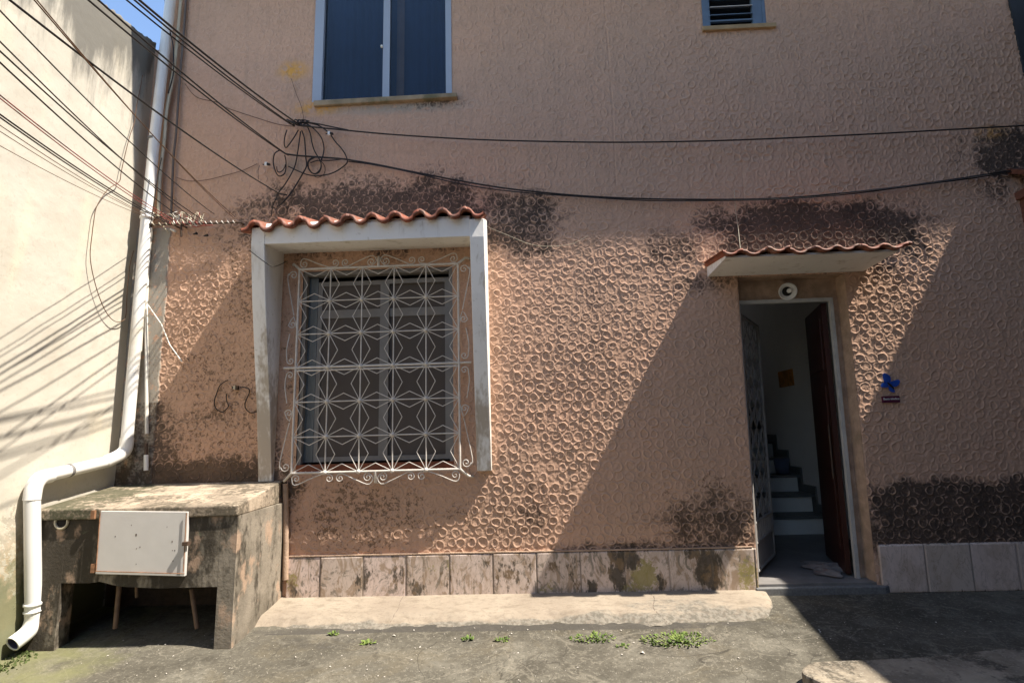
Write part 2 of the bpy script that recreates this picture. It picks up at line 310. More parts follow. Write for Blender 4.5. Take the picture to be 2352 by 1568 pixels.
M_GATE = simple('white_gate_paint', (.36, .34, .32), .5, .15, 14, (.30, .18, .12), .2)
M_GRAN = simple('grey_threshold', (.20, .20, .195), .6, .35, 60)
M_FACADE = simple('dark_painted_facade', (.035, .04, .045), .8, .2, 4)
M_NEIGH = simple('neighbour_render', (.16, .13, .11), .9, .25, 3)
M_BROWN = simple('brown_timber', (.19, .075, .045), .6, .35, 8, scale=(1, 1, 6))
M_PINKW = simple('cloth_fabric', (.27, .235, .21), .95, .2, 18, (.20, .14, .12), .45)
M_BLUEB = simple('blue_butterfly', (.02, .08, .42), .35, .4, 20)
M_PURP = simple('purple_plaque', (.09, .015, .04), .45, .2, 10)
M_WHITE = simple('white_plastic', (.75, .74, .72), .4, .05, 10, bump=.05)
M_DARK = simple('near_black', (.015, .013, .012), .9, .1)  # near black standing for shade in openings; also the butterfly body
M_ORAN = simple('orange_picture', (.55, .24, .05), .6, .5, 14)
M_BUCK = simple('blue_grey_plastic', (.10, .12, .19), .4, .1)
t = NT('weed_leaf'); c = t.mix(t.ramp(t.noise(30), .35, .65), (.075, .135, .025), (.22, .28, .07)); c = t.mix(t.ramp(t.noise(22), .62, .72, 0, .6), c, (.33, .27, .09)); M_WEED = t.done(c, .7)
M_LITT = simple('dry_flecks', (.62, .57, .50), .8, .35, 30)

# ------------------------------------------------------------------ ground, pavement, slabs (setting)
def gz(x, y):
    return -1.135 + .10*np.clip(y, -1.8, 0) + .012*(fbm(np.asarray(x)*1.2, np.asarray(y)*1.2, 4, 5)-.5)*sstep(.3, 0, np.asarray(y)*1.0+.0)
xs = np.concatenate([[-60, -30, -15, -8], np.arange(-5, 5.01, .02), [8, 15, 30, 60]]); ys = np.concatenate([[-60, -30, -15, -9], np.arange(-6, -1.5, .06), np.arange(-1.5, .1, .010), [.3, 1.0], [4, 10, 30, 60]])
GX, GY = np.meshgrid(xs, ys); GZ = gz(GX, GY) + .006*(fbm(GX*6, GY*6, 3, 2)-.5)
moss = np.clip(sstep(-1.7, -3.1, GX)*.75 + .25*blob(GX, GY, -2.2, -1.0, 1.2, .5) + .9*blob(GX, GY, -3.08, -.8, .10, .9, .5), 0, 1.2)
gw = .02*(fbm(GX*3, GY*3, 3, 50)-.5)
dark = 1.0*blob(GX, GY+gw, -.15, -.435, 1.75, .045, .5) + 1.2*np.exp(-((GY+.478+gw*.8)/.006)**2)*(GX > -1.7)*(GX < 1.0) + .9*np.exp(-((GX+.93+.05*np.sin(GY*9)+gw)/.006)**2)*(GY < -.5)*(GY > -.75) + .8*np.exp(-((GY+.10-.55*(GX-2.2)+gw*2)/.02)**2)*(GX > 2.0)*(GY > -1.1) + .7*blob(GX, GY, -1.4, -.62, .5, .12, .7)
grid('ground', np.stack([GX, GY, GZ], -1), M_GROUND, attrs={'moss': moss, 'dark': dark})['kind'] = 'structure'

U = np.linspace(0, 1, 420); V = np.linspace(0, 1, 60); UU, VV = np.meshgrid(U, V)
px = -1.83 + UU*(1.57+1.83)
yo = .455 + .03*(fbm(px*1.5, px*0, 4, 9)-.5) + .012*(fbm(px*12, px*0, 3, 4)-.5)
kk = np.clip((px-1.25)/.32, 0, 1); yo = yo*np.sqrt(np.clip(1-kk**2.4, 0, 1))
py = -VV*yo - .0; zt = -1.100 - .045*VV + .008*(fbm(px*3, py*6, 4, 3)-.5)
dr = sstep(.60, 1.02, VV+.35*(fbm(px*5, py*5, 4, 8)-.5)); pz = zt*(1-dr) + (gz(px, py)-.012)*dr
edge = sstep(.72, 1.0, VV)*1.05 + .62*blob(px, py, 1.15, -.27, .75, .18, .8) + .3*blob(px, py, -.3, -.36, 1.3, .07, .8); px2 = px
crk = np.exp(-((px-.74-.03*np.sin(VV*7)-.05*VV)/.005)**2) + .8*np.exp(-((px+.93+.008*np.sin(VV*9))/.006)**2)*(VV > .05)*(VV < .8)
grid('pavement', np.stack([px2, py, pz], -1), M_SCREED, attrs={'edge': edge, 'crack': np.clip(crk, 0, 1)}, flip=True)['kind'] = 'structure'

# concrete ramp slab in the right foreground, rounded corner, real thickness
q = [G(2420, 1476, -1.17), G(2117, 1508, -1.17), G(1900, 1518, -1.17), G(1862, 1522, -1.17), G(1843, 1535, -1.17), G(1846, 1549, -1.17), G(1885, 1568, -1.17), G(1960, 1605, -1.17), G(2000, 1680, -1.17)]
pl = [(a.x, a.y) for a in smooth_path(q, 4)]; pl += [(pl[-1][0]+.3, -2.6), (3.6, -2.6), (3.6, pl[0][1])]
m = MB(); m.prism(pl, 'z', -1.36, -1.165)
t = NT('kerb_slab'); c = t.mix(t.ramp(t.noise(3.5, det=7), .38, .62), (.20, .17, .13), (.34, .29, .22)); c = t.mix(t.ramp(t.math('ADD', t.noise(4.5, det=7, rough=.65, dist=.8), t.fine(26, .16)), .44, .60, 0, .88), c, (.075, .066, .052)); c = t.mix(t.ramp(t.fine(40, 1.0), .1, .45, 0, .4), c, (.40, .36, .29))
M_KERB = t.done(c, .92, t.noise(50, det=8), .6, .01, .15)
fs = m.build('paving_slab', M_KERB, bevel=.012); fs['kind'] = 'structure'
ts = MB().prism([(1.50, .02), (1.50, -.035), (2.36, -.04), (2.40, -.02), (2.40, .02)], 'z', -1.16, -1.092)
ts = ts.build('door_threshold', M_GRAN, bevel=.006); ts['kind'] = 'structure'

# ------------------------------------------------------------------ the house
HOUSE = thing('terraced_house', 'peach stucco house front with ringed relief, black mould, barred window and open door', 'house')
XR = 3.98
WIN = (-1.747, -.576, -.235, 1.285); UP = (-1.728, -.57, 2.752, 4.15); SM = (1.425, 1.935, 3.245, 3.95); DOOR = (1.560, 2.360, -1.2, 1.118)
def axis(a, b, st, extra):
    v = np.arange(a, b, st); ex = [e for e in extra if a < e < b]
    for e in ex: v[np.argmin(np.abs(v-e))] = e
    return v
ax_x = np.concatenate([axis(-3.12, XR, .0045, [WIN[0], WIN[1], UP[0], UP[1], SM[0], SM[1], DOOR[0], DOOR[1]]), [XR]])
ax_z = np.concatenate([axis(-1.2, 1.85, .0045, [WIN[2], WIN[3], DOOR[3]]), axis(1.85, 3.95, .009, [UP[2], SM[2]]), [3.95, 4.15, 4.6]])
X, ZZ = np.meshgrid(ax_x, ax_z); H = np.zeros_like(X); 
# stamped rings
pitch = .081; row = 0; z = -1.2
while z < 3.95:
    x = -3.12 + (row % 2)*pitch*.5
    while x < XR:
        cx = x+RNG.uniform(-.010, .010); cz = z+RNG.uniform(-.010, .010); rr = RNG.uniform(.024, .0345); x += pitch*RNG.uniform(.91, 1.09)
        if RNG.rand() < .035: continue
        amp = RNG.uniform(.0044, .0080); ph = RNG.uniform(0, 6.28); 
        i0, i1 = np.searchsorted(ax_x, (cx-.054, cx+.054)); j0, j1 = np.searchsorted(ax_z, (cz-.054, cz+.054))
        if i1 <= i0 or j1 <= j0: continue
        dx = X[j0:j1, i0:i1]-cx; dz = (ZZ[j0:j1, i0:i1]-cz)*RNG.uniform(.9, 1.1); r = np.hypot(dx, dz); a = np.arctan2(dz, dx)
        r2 = rr*(1+.08*np.sin(2*a+ph)+.05*np.sin(3*a+2*ph)+.02*np.sin(5*a+3*ph))
        h = amp*np.exp(-((r-r2)/.0038)**2)*(.86+.20*np.sin(a+ph*1.7)+.10*np.sin(4*a+ph)); h = h - .0020*np.exp(-(r/(rr*.65))**4)
        w = H[j0:j1, i0:i1]; np.maximum(w, h, out=w) if False else w.__setitem__(slice(None), np.where(np.abs(h) > np.abs(w), h, w))
    z += pitch*.90; row += 1
crest = np.clip(H/.0058, 0, 1)
soft = 1.12-.20*sstep(1.4, 2.3, ZZ)+.55*sstep(-.6, .8, X)*sstep(1.6, 2.3, ZZ)
worn = .78 + .22*sstep(.30, .55, fbm(X*1.3, ZZ*1.3, 3, 21))
rdg = (1-np.abs(2*fbm(X*17, ZZ*17, 3, 40)-1))**7; rdg2 = (1-np.abs(2*fbm(X*33+5, ZZ*33, 2, 41)-1))**6
H = np.maximum(H*soft*worn, (.0016*rdg+.0010*rdg2)*soft) + .0006*rdg + .0024*(fbm(X*28, ZZ*28, 3, 1)-.5) + .0030*(fbm(X*70, ZZ*70, 2, 6)-.5) + .010*(fbm(X*.9, ZZ*.9, 3, 12)-.5)
# smooth plaster inside the hood, on the strip at the left corner
sm_h = blob(X, ZZ, -1.15, .60, .78, .86, .02, 12)*.0
cornerX = -2.925 + .03*(fbm(ZZ*3, ZZ*0, 4, 3)-.5) + .02*(fbm(ZZ*14, ZZ*0, 3, 4)-.5) + .095
corner = (1-sstep(-.004, .004, X-cornerX))*(ZZ < 1.69)
H = H*(1-corner) + corner*(.012+.006*(fbm(X*10, ZZ*4, 4, 8)-.5))
crest = crest*(1-corner)
for xl, zl0, zl1 in ((.729, 1.9, 3.9), (2.73, 2.1, 3.9), (1.66, 1.2, 2.05)):       # old plaster joints
    H -= .0035*np.exp(-((X-xl-.006*np.sin(ZZ*3))/.006)**2)*(ZZ > zl0)*(ZZ < zl1)
H -= .0030*np.exp(-((ZZ-2.08-.01*np.sin(X*4))/.006)**2)*(X > 1.62)*(X < 2.75)
nz1 = fbm(X*5, ZZ*5, 4, 30)-.5; nz2 = fbm(X*14, ZZ*14, 3, 31)-.5
def soften(b): return np.clip(b + (b > .02)*(b < .98)*(nz1*1.0+nz2*.7), 0, 1)
mold = np.zeros_like(X)
for (cx, cz, rx, rz, s, st, n) in ((-1.15, 1.74, 1.02, .30, .48, 1.02, 2.4), (-.05, 1.58, .36, .27, .6, .86, 2.2), (-1.98, 1.66, .34, .15, .4, .75, 2.2),
        (2.15, 1.43, .80, .27, .34, 1.12, 3.0), (1.12, 1.34, .24, .17, .7, .72, 2), (1.3, 1.10, .22, .09, .7, .62, 2), (2.66, 1.16, .22, .08, .7, .6, 2), (1.62, .95, .06, .25, .9, .4, 2),
        (3.80, 2.02, .44, .22, .5, 1.0, 2), (3.55, 1.72, .14, .12, .8, .66, 2),
        (3.15, -.66, .86, .25, .24, 1.05, 6), (1.30, -.68, .40, .22, .7, .85, 2), (1.0, -.815, 1.1, .04, .9, .70, 2),
        (-2.55, -.30, .80, .16, .55, 1.1, 3), (-2.85, .0, .20, .28, .7, .85, 2), (-2.5, .18, .25, .07, .9, .55, 2), (.0, -.60, .10, .15, .9, .62, 2), (.52, .95, .08, .35, .9, .40, 2), (-1.9, -.1, .06, .15, .8, .6, 2)):
    mold = np.maximum(mold, st*soften(blob(X, ZZ, cx, cz, rx, rz, s, n)))
mold = mold + .32*np.clip((.5-ZZ)/1.5, 0, 1)*(X < -1.9)
speck = np.zeros_like(X)
for (cx, cz, rx, rz, s, st) in ((-1.3, -.55, .55, .28, .5, .75), (-2.3, .3, .60, .75, .6, .62), (-2.15, 1.1, .35, .5, .7, .72), (-.5, -.62, .5, .2, .7, .55), (1.25, -.6, .6, .35, .8, .5)):
    speck = np.maximum(speck, st*soften(blob(X, ZZ, cx, cz, rx, rz, s, 2.2)))
ochre = np.maximum(blob(X, ZZ, -1.90, 3.04, .10, .07, .9, 2), blob(X, ZZ, -1.66, 2.69, .17, .055, .8, 2)); ochre = np.maximum(ochre, .8*blob(X, ZZ, 3.60, 2.2, .1, .05, .9, 2))
bare = np.maximum(.5*blob(X, ZZ, -1.86, 2.18, .09, .07, .8, 2), corner*1.4); bare = np.maximum(bare, .75*blob(X, ZZ, -1.0, 2.66, .47, .045, .8, 3))
mold = np.maximum(mold, .62*blob(X, ZZ, -.75, 2.69, .25, .06, .9, 2)); mold = np.where(corner > .5, .35*(ZZ < .3)+mold*.4, mold)
def hole(b): 
    cx = .5*(ax_x[:-1]+ax_x[1:]); cz = .5*(ax_z[:-1]+ax_z[1:]); return np.outer((cz > b[2]) & (cz < b[3]), (cx > b[0]) & (cx < b[1]))
mask = ~(hole((-9, -3.032, 3.3, 9)) | hole(WIN) | hole(UP) | hole(SM) | hole(DOOR))
for b in (WIN, UP, SM, DOOR):               # relief dies out at the openings' edges
    d = np.maximum(np.maximum(b[0]-X, X-b[1]), np.maximum(b[2]-ZZ, ZZ-b[3])); H *= sstep(-.001, .012, d)
XW = X + .030*(ZZ+.05)*sstep(.9, 1.5, X)
wall = grid('wall', np.stack([XW, -H, ZZ], -1), M_STUCCO, HOUSE, mask, {'mold': mold, 'crest': crest, 'speck': speck, 'ochre': ochre, 'bare': bare})

# body behind, partition walls, roof with eave
m = MB(); m.box(-3.03, 4.0, 5.9, 6.0, -1.3, 4.6); m.box(-3.03, -2.95, .004, 6.0, -1.3, 4.6); m.box(4.0, 4.1, .0, 6.0, -1.3, 4.6); m.build('outer_wall', M_NEIGH, HOUSE)
m = MB(); m.box(-3.05, 9.0, -.486, 3.3, 4.6, 4.68); m.box(-3.05, 9.0, 4.2, 6.1, 4.6, 4.68); m.box(-3.05, 2.0, 3.3, 4.2, 4.6, 4.68); m.box(2.9, 9.0, 3.3, 4.2, 4.6, 4.68); m.build('roof', M_TILE, HOUSE)  # eave stretched right to shade the wall; unseen opening added to light the hall
m = MB(); m.box(1.40, 1.46, .14, 5.9, -1.2, 2.5); m.box(2.97, 3.03, .02, 5.9, -1.2, 2.5); m.box(1.40, 3.03, 4.3, 4.36, -1.2, 2.5); m.box(1.40, 3.03, .14, 3.2, 2.5, 2.55)  # ceiling left open at the back under the added roof opening
m.build('hallway', M_INT, HOUSE)
m = MB(); m.box(1.2, 3.03, -.0, 4.4, -1.15, -1.075); m.build('hall_floor', M_INTF, HOUSE)
ST = HOUSE
for k in range(7):
    y = 1.72+.27*k; z = -1.075+.178*k
    m = MB(); m.box(1.46, 2.93, y, y+.30, -1.08, z+.150); r_ = m.build('step', M_RISER, HOUSE)
    m = MB(); m.box(1.46, 2.95, y-.025, y+.30, z+.1505, z+.178); m.build('tread', M_TREAD, r_)
m = MB()
for k in range(7):
    y = 1.72+.27*k; z = -1.075+.178*k; m.box(2.95, 2.969, y-.05-.0, y+.22, z, z+.26)
m.build('stair_skirting', M_TREAD, HOUSE)
# stone skirting
def band(name, x0, x1, z0, z1, x_start, stains, lich, w=.307):
    gx = np.arange(x0, x1+.001, .006); gzv = np.linspace(z0, z1, 48); A, B = np.meshgrid(gx, gzv)
    k = np.floor((A-x_start)/w); fr_ = (A-x_start)/w-k; d = np.minimum(fr_, 1-fr_)*w; gv = np.exp(-(d/.0035)**2)
    tv = (np.sin(k*12.9898)*43758.5453) % 1; tv2 = (np.sin(k*7.77)*3758.5453) % 1
    y = -(.020+.003*(tv-.5)+.004*(fr_-.5)*(tv2-.5)) + .006*gv
    y[0, :] = 0; y[-1, :] = 0; y[:, 0] = 0; y[:, -1] = 0
    st = np.zeros_like(A)
    for (cx, cz, rx, rz, s, v) in stains: st = np.maximum(st, .97*v*blob(A, B, cx+.015*np.sin(B*40), cz, rx, rz, min(1, s+.25), 3))
    li = np.zeros_like(A)
    for (cx, cz, rx, rz, s, v) in lich: li = np.maximum(li, v*blob(A, B, cx, cz, rx, rz, s, 2))
    st = np.maximum(st, .42*np.exp(-((B-z0)/.02)**2)); st = np.maximum(st, .40*np.exp(-((B-z1)/.012)**2))
    XX = A + .030*(B+.05)*sstep(.9, 1.5, A)
    return grid(name, np.stack([XX, y, B], -1), M_STONE, HOUSE, None, {'tilev': tv, 'groove': gv*.8, 'stain': st, 'lichen': li, 'plain': np.full(A.shape, 1.0 if x0 < 0 else .12)})
def zt1(x): return P((1000+x/1.936)/1.633, 1300).x
def zt2(x): return P((1900+x/1.936)/1.633, 1300).x
st1 = [(zt1(200), -1.05, .05, .10, .5, .55), (zt1(385), -.98, .03, .13, .5, .5), (zt1(690), -.95, .04, .14, .5, .6), (zt1(800), -.98, .14, .10, .6, .55), (zt1(950), -1.0, .12, .10, .6, .6), (zt1(1080), -1.05, .09, .06, .6, .6),
       (zt1(1290), -.96, .12, .14, .7, .45), (zt1(1640), -.96, .12, .14, .7, .40), (zt1(1850), -.98, .09, .13, .7, .48), (zt2(60), -.98, .10, .13, .7, .45), (zt2(340), -.92, .10, .035, .7, .5), (zt2(490), -.98, .04, .12, .7, .5), (zt2(600), -1.07, .035, .05, .4, .9),
       (zt2(800), -.96, .065, .15, .25, .95), (zt2(900), -.89, .06, .07, .3, .95), (zt2(1105), -1.05, .03, .07, .3, .85), (zt2(1380), -.86, .08, .04, .4, .8), (zt2(1470), -.97, .095, .16, .25, .95)]
li1 = [(zt1(200), -.98, .06, .12, .8, .6), (zt2(1000), -1.0, .10, .12, .6, .85), (zt2(880), -1.07, .1, .05, .8, .7), (zt2(1770), -1.0, .09, .12, .7, .75), (zt2(300), -1.06, .12, .05, .9, .45), (zt1(1300), -.9, .2, .06, .9, .4)]
band('stone_skirting', -1.78, 1.557, -1.115, -.832, -1.84, st1, li1)
band('stone_skirting', 2.385, XR, -1.145, -.828, 2.385, [(2.4, -1.1, .03, .05, .6, .6)], [])
# thin mortar ledge over the left skirting
MB().box(-1.78, 1.53, -.021, 0, -.830, -.822).xf(lean).build('mortar_ledge', M_PLAST, HOUSE)

# window hood: cheeks, lintel, tiles
def tiles(x0, x1, pitch, yf, zf0, zf1, yb, dz, amp, parent, lip=.0155, ph=0.0, mat=None):
    n = int((x1-x0)/.006); u = np.linspace(x0, x1, n); v = np.linspace(0, 1, 8)
    A, B = np.meshgrid(u, v); t_ = ((A-x0)/pitch+ph) % 1
    cs = np.cos(t_*2*math.pi); prof = np.sign(cs)*np.abs(cs)**.62*1.05; tidx = np.floor((A-x0)/pitch+ph); irr = .006*(fbm(A*8, A*0, 2, 3)-.5)
    zf = zf0+(zf1-zf0)*(A-x0)/(x1-x0); zz = zf+amp*prof+irr+dz*B; yy = yf+(yb-yf)*B + .016*np.sin(tidx*2.7)*(1-B); zz = zz + .006*np.sin(tidx*4.1)
    top = np.stack([A, yy, zz], -1); bot = np.stack([A, yy, zz-lip*2], -1)
    full = np.concatenate([top[::-1], bot], 0)      # back-top, front-top, front-bottom, back-bottom
    tv = (np.abs(np.sin(tidx[0]*12.9898))*4375.85) % 1; return grid('roof_tiles', full, mat or M_TILE, parent, None, {'tilev': np.tile(tv, (full.shape[0], 1))}, smooth=True)
hood = MB()
hood.prism([(0, 1.44), (0, 1.66), (-.05, 1.65), (-.30, 1.57), (-.315, 1.54), (-.315, 1.408)], 'x', -1.905, -.402)
HOOD = hood.build('window_hood', M_HOOD, HOUSE)
for (xa, xb, zb, pb) in ((-2.005, -1.9052, -.30, .035), (-.4018, -.298, -.262, .055)):
    c = MB(); c.prism([(0, zb), (0, 1.645), (-.06, 1.63), (-.318, 1.535), (-.318, 1.40), (-.26, 1.0), (-pb-.075, .2), (-pb, zb)], 'x', xa, xb); c.build('side_panel', M_HOOD, HOOD, bevel=.004)
tiles(-2.06, -.298, .1715, -.365, 1.545, 1.590, -.02, .10, .028, HOOD, ph=.45)
# door canopy
CAN = MB().prism([(0, 1.128), (0, 1.225), (-.385, 1.166), (-.395, 1.148)], 'x', 1.372, 2.535).build('door_canopy', M_HOOD, HOUSE)
tiles(1.345, 2.615, .158, -.432, 1.184, 1.187, -.01, .045, .013, CAN, lip=.009, ph=.15)

# lower window
WN = MB()
x0, x1, z0, z1 = WIN
def ring(m, x0, x1, z0, z1, w, ya, yb):
    m.box(x0, x0+w, ya, yb, z0, z1); m.box(x1-w, x1, ya, yb, z0, z1); m.box(x0+w, x1-w, ya, yb, z1-w, z1); m.box(x0+w, x1-w, ya, yb, z0, z0+w)
ring(WN, x0-.001, x1+.001, z0-.001, z1+.001, .030, .012, .10); WINDOW = WN.build('window', M_ALUW, HOUSE)
m = MB(); ring(m, x0+.10, -1.118, z0+.06, z1-.07, .035, .06, .085); m.build('sash', M_ALUW, WINDOW)
m = MB(); ring(m, -1.115, x1-.032, z0+.06, z1-.07, .035, .045, .0595); m.build('sash', M_ALUW, WINDOW)
m = MB(); m.box(x0+.03, x0+.10, .055, .075, z0+.06, z1-.032); m.build('fixed_panel', simple('greenish_panel', (.11, .13, .145), .25, .1, 4, spec=.5), WINDOW)
m = MB(); m.box(x0+.13, x1-.06, .0605, .082, .92, .985); m.build('transom', M_ALUW, WINDOW)
m = MB(); m.box(x0+.13, x1-.065, .070, .074, z0+.09, z1-.1); m.build('insect_screen', M_MESH, WINDOW)
m = MB(); m.box(x0+.002, x1-.002, .0, .055, z0-.02, z0+.045); m.build('window_sill', M_REDSILL, WINDOW)
# iron grille in front of it
GR = bpy.data.objects.new('window_grille', None)
gm = MB(); gy = -.085; gx0, gx1, gz0, gz1 = -1.740, -.520, -.243, 1.280
def bar(m, a, b, r): m.tube([Vector((a[0], gy, a[1])), Vector((b[0], gy, b[1]))], r, 6)
for a, b in (((gx0, gz0), (gx1, gz0)), ((gx0, gz1), (gx1, gz1)), ((gx0, gz0), (gx0, gz1)), ((gx1, gz0), (gx1, gz1))): bar(gm, a, b, .0085)
bar(gm, (gx0-.09, .520), (gx1+.09, .520), .0085); bar(gm, (gx0, .497), (gx1, .497), .006)
for a in (gx0, gx1):
    for zz in (gz0, gz1):
        s = -1 if a == gx0 else 1; d = -1 if zz == gz0 else 1; gm.tube([(a, gy, zz), (a+s*.055, gy+.02, zz+d*.05), (a+s*.085, gy+.075, zz+d*.06)], .010, 8)
for zz, d in ((gz0, -1), (gz1, 1)): gm.tube([(-1.13, gy, zz), (-1.13, gy, zz+d*.075), (-1.13, gy+.08, zz+d*.085)], .010, 8)
GRILLE = gm.build('window_grille', M_IRON, HOUSE)
lat = MB(); nx, nz_ = 5, 6; cw = (gx1-gx0)/nx; chh = (gz1-gz0)/nz_; Nn = lambda i, j: (gx0+cw*i, gz0+chh*j)
for i in range(1, nx): bar(lat, Nn(i, 0), Nn(i, nz_), .0054)
for j in range(1, nz_):
    if j != 3: bar(lat, Nn(0, j), Nn(nx, j), .0045)
for i in range(0, nx+1):
    for j in range(nz_):
        a = Nn(i, j); b = Nn(i, j+1)
        for s in (-1, 1):
            if (i == 0 and s < 0) or (i == nx and s > 0): continue
            mid = (a[0]+s*cw*.28, (a[1]+b[1])/2); bar(lat, a, mid, .0031); bar(lat, mid, b, .0031)
for j in range(0, nz_+1):
    for i in range(nx):
        a = Nn(i, j); b = Nn(i+1, j)
        for s in (-1, 1):
            if (j == 0 and s < 0) or (j == nz_ and s > 0): continue
            mid = ((a[0]+b[0])/2, a[1]+s*chh*.23); bar(lat, a, mid, .0031); bar(lat, mid, b, .0031)
kn = lat
for i in range(1, nx):
    for j in range(0, nz_): c = Nn(i, j); kn.lathe([(.0, .014), (.012, .010), (.017, .0), (.012, -.008), (0, -.01)], (c[0], gy-.004, c[1]), n=10)

def spiral(cx, cz, r0, turns, a0, sgn, lead=()):
    pts = [(p[0], gy, p[1]) for p in lead]; n = int(turns*16)
    for k in range(n+1):
        t_ = k/n; r = r0*(1-.86*t_); a = a0+sgn*2*math.pi*turns*t_; pts.append((cx+r*math.cos(a), gy, cz+r*math.sin(a)))
    return pts
lat.build('lattice', M_IRON, GRILLE)
sc = MB(); R_ = .0040
def scroll(pts): sc.tube(smooth_path(pts, 2), R_, 6)
for d, zz in ((-1, gz0), (1, gz1)):
    for s in (-1, 1):
        cx = -1.13
        # from the centre post: a curl, a rise to the frame, twin curls, a fall to the corner curl
        scroll(list(reversed(spiral(cx+s*.055, zz+d*.040, .032, 1.4, math.pi/2 if d < 0 else -math.pi/2, s*d*1.0))) + [(cx+s*.015, gy, zz+d*.045), (cx+s*.04, gy, zz+d*.088), (cx+s*.09, gy, zz+d*.078), (cx+s*.20, gy, zz+d*.028), (cx+s*.235, gy, zz+d*.010)])
        scroll([(cx+s*.235, gy, zz+d*.010)] + spiral(cx+s*.255, zz+d*.042, .030, 1.4, math.pi/2 if d < 0 else -math.pi/2, -s*d*-1.0))
        scroll([(cx+s*.38, gy, zz+d*.008)] + spiral(cx+s*.335, zz+d*.042, .030, 1.4, math.pi/2 if d < 0 else -math.pi/2, s*d*-1.0))
        scroll([(cx+s*.38, gy, zz+d*.008), (cx+s*.48, gy, zz+d*.045), (cx+s*.56, gy, zz+d*.080), (cx+s*.595, gy, zz+d*.078)] + spiral(cx+s*.575, zz+d*.040, .030, 1.3, 0 if s > 0 else math.pi, s*-d*1.0))
for s, xx in ((-1, gx0), (1, gx1)):
    for zc, d in ((gz0, -1), (gz1, 1)):
        e = zc-d*.10
        scroll([(xx+s*.03, gy, zc-d*.36), (xx+s*.06, gy, zc-d*.22), (xx+s*.088, gy, zc-d*.08), (xx+s*.085, gy, zc-d*.03)] + spiral(xx+s*.045, zc-d*.045, .034, 1.4, 0 if s > 0 else math.pi, s*d*1.0))
        scroll([(xx+s*.006, gy, zc-d*.46), (xx+s*.03, gy, zc-d*.37)] + spiral(xx+s*.038, zc-d*.43, .028, 1.3, 0 if s > 0 else math.pi, -s*d*1.0))
    for d in (-1, 1):
        scroll([(xx+s*.055, gy, .52+d*.26), (xx+s*.075, gy, .52+d*.14), (xx+s*.07, gy, .52+d*.07)] + spiral(xx+s*.04, .52+d*.055, .028, 1.3, 0 if s > 0 else math.pi, s*d*-1.0))
sc.build('scrollwork', M_IRON, GRILLE)

# upper window
x0, x1, z0, z1 = UP
m = MB(); m.box(x0-.002, x0+.075, -.004, .09, z0-.01, 4.15); m.box(x1-.045, x1+.004, -.006, .09, z0-.01, 4.15); m.box(x0+.075, x1-.045, .02, .09, z0-.01, z0+.022)
UW = m.build('window', M_ALU, HOUSE); UW['label'] = 'upper aluminium window with navy curtain behind the panes'
m = MB(); m.box(-1.150, -1.093, .022, .055, z0+.022, 4.1); m.build('meeting_stile', M_ALU, UW)
m = MB(); m.box(x0+.076, -1.15, .03, .036, z0+.02, 4.1); m.build('pane', M_CLEAR, UW)
m = MB(); m.box(-1.093, x1-.046, .040, .046, z0+.02, 4.1); m.build('pane', M_CLEAR, UW)
MB().lathe([(.0, .016), (.010, .014), (.012, 0)], (-1.158, .02, 3.24), n=10).build('catch', M_WHITE, UW)
u = np.linspace(x0, x1, 260); v = np.linspace(z0, 4.15, 6); A, B = np.meshgrid(u, v); yy = .12+.006*np.sin(A*70+3*np.sin(A*9))
grid('curtain', np.stack([A, yy, B], -1), M_CURT, UW)
u = np.linspace(-1.05, -.985, 30); A, B = np.meshgrid(u, v); grid('curtain', np.stack([A, .095+.005*np.sin(A*90), B], -1), M_CURT2, UW)
m = MB(); m.hexa([(x0+.02, -.03, z0-.062), (x1+.05, -.045, z0-.050), (x1+.05, .02, z0-.050), (x0+.02, .02, z0-.062), (x0+.02, -.03, z0-.012), (x1+.05, -.045, z0-.012), (x1+.05, .02, z0-.008), (x0+.02, .02, z0-.008)])
m.build('window_sill', M_SILL, HOUSE, bevel=.006)
# small louvred window
x0, x1, z0, z1 = SM
sh = lambda p: lean(p)
m = MB(); m.box(x0, x0+.045, -.004, .06, z0, 3.95); m.box(x1-.025, x1, -.004, .06, z0, 3.95); m.box(x0+.045, x1-.025, -.002, .06, z0, z0+.012); m.box(x1-.105, x1-.025, .0, .03, z0+.012, 3.95); m.box(x0+.045, x0+.058, -.002, .03, z0+.012, 3.95)
m.box(x0+.058, x1-.105, -.003, .02, z0+.055, z0+.068)
SW = m.xf(sh).build('louvre_window', M_BLUEF, HOUSE)
for k in range(5):
    z = z0+.10+.075*k; MB().hexa([(x0+.06, -.02, z), (x1-.107, -.02, z), (x1-.107, .055, z+.045), (x0+.06, .055, z+.045), (x0+.06, -.02, z+.006), (x1-.107, -.02, z+.006), (x1-.107, .055, z+.051), (x0+.06, .055, z+.051)]).xf(sh).build('slat', M_IRON if k % 2 else M_BLUEF, SW)
MB().box(x0-.01, x1+.07, -.03, .0, z0-.04, z0-.001).xf(sh).build('window_sill', M_OCHRE, HOUSE, bevel=.004)
MB().box(x0-.3, x1+.3, .25, .3, z0-.3, 4.2).build('dark_room_sheet', M_DARK, HOUSE)  # dark board standing for the unlit room behind

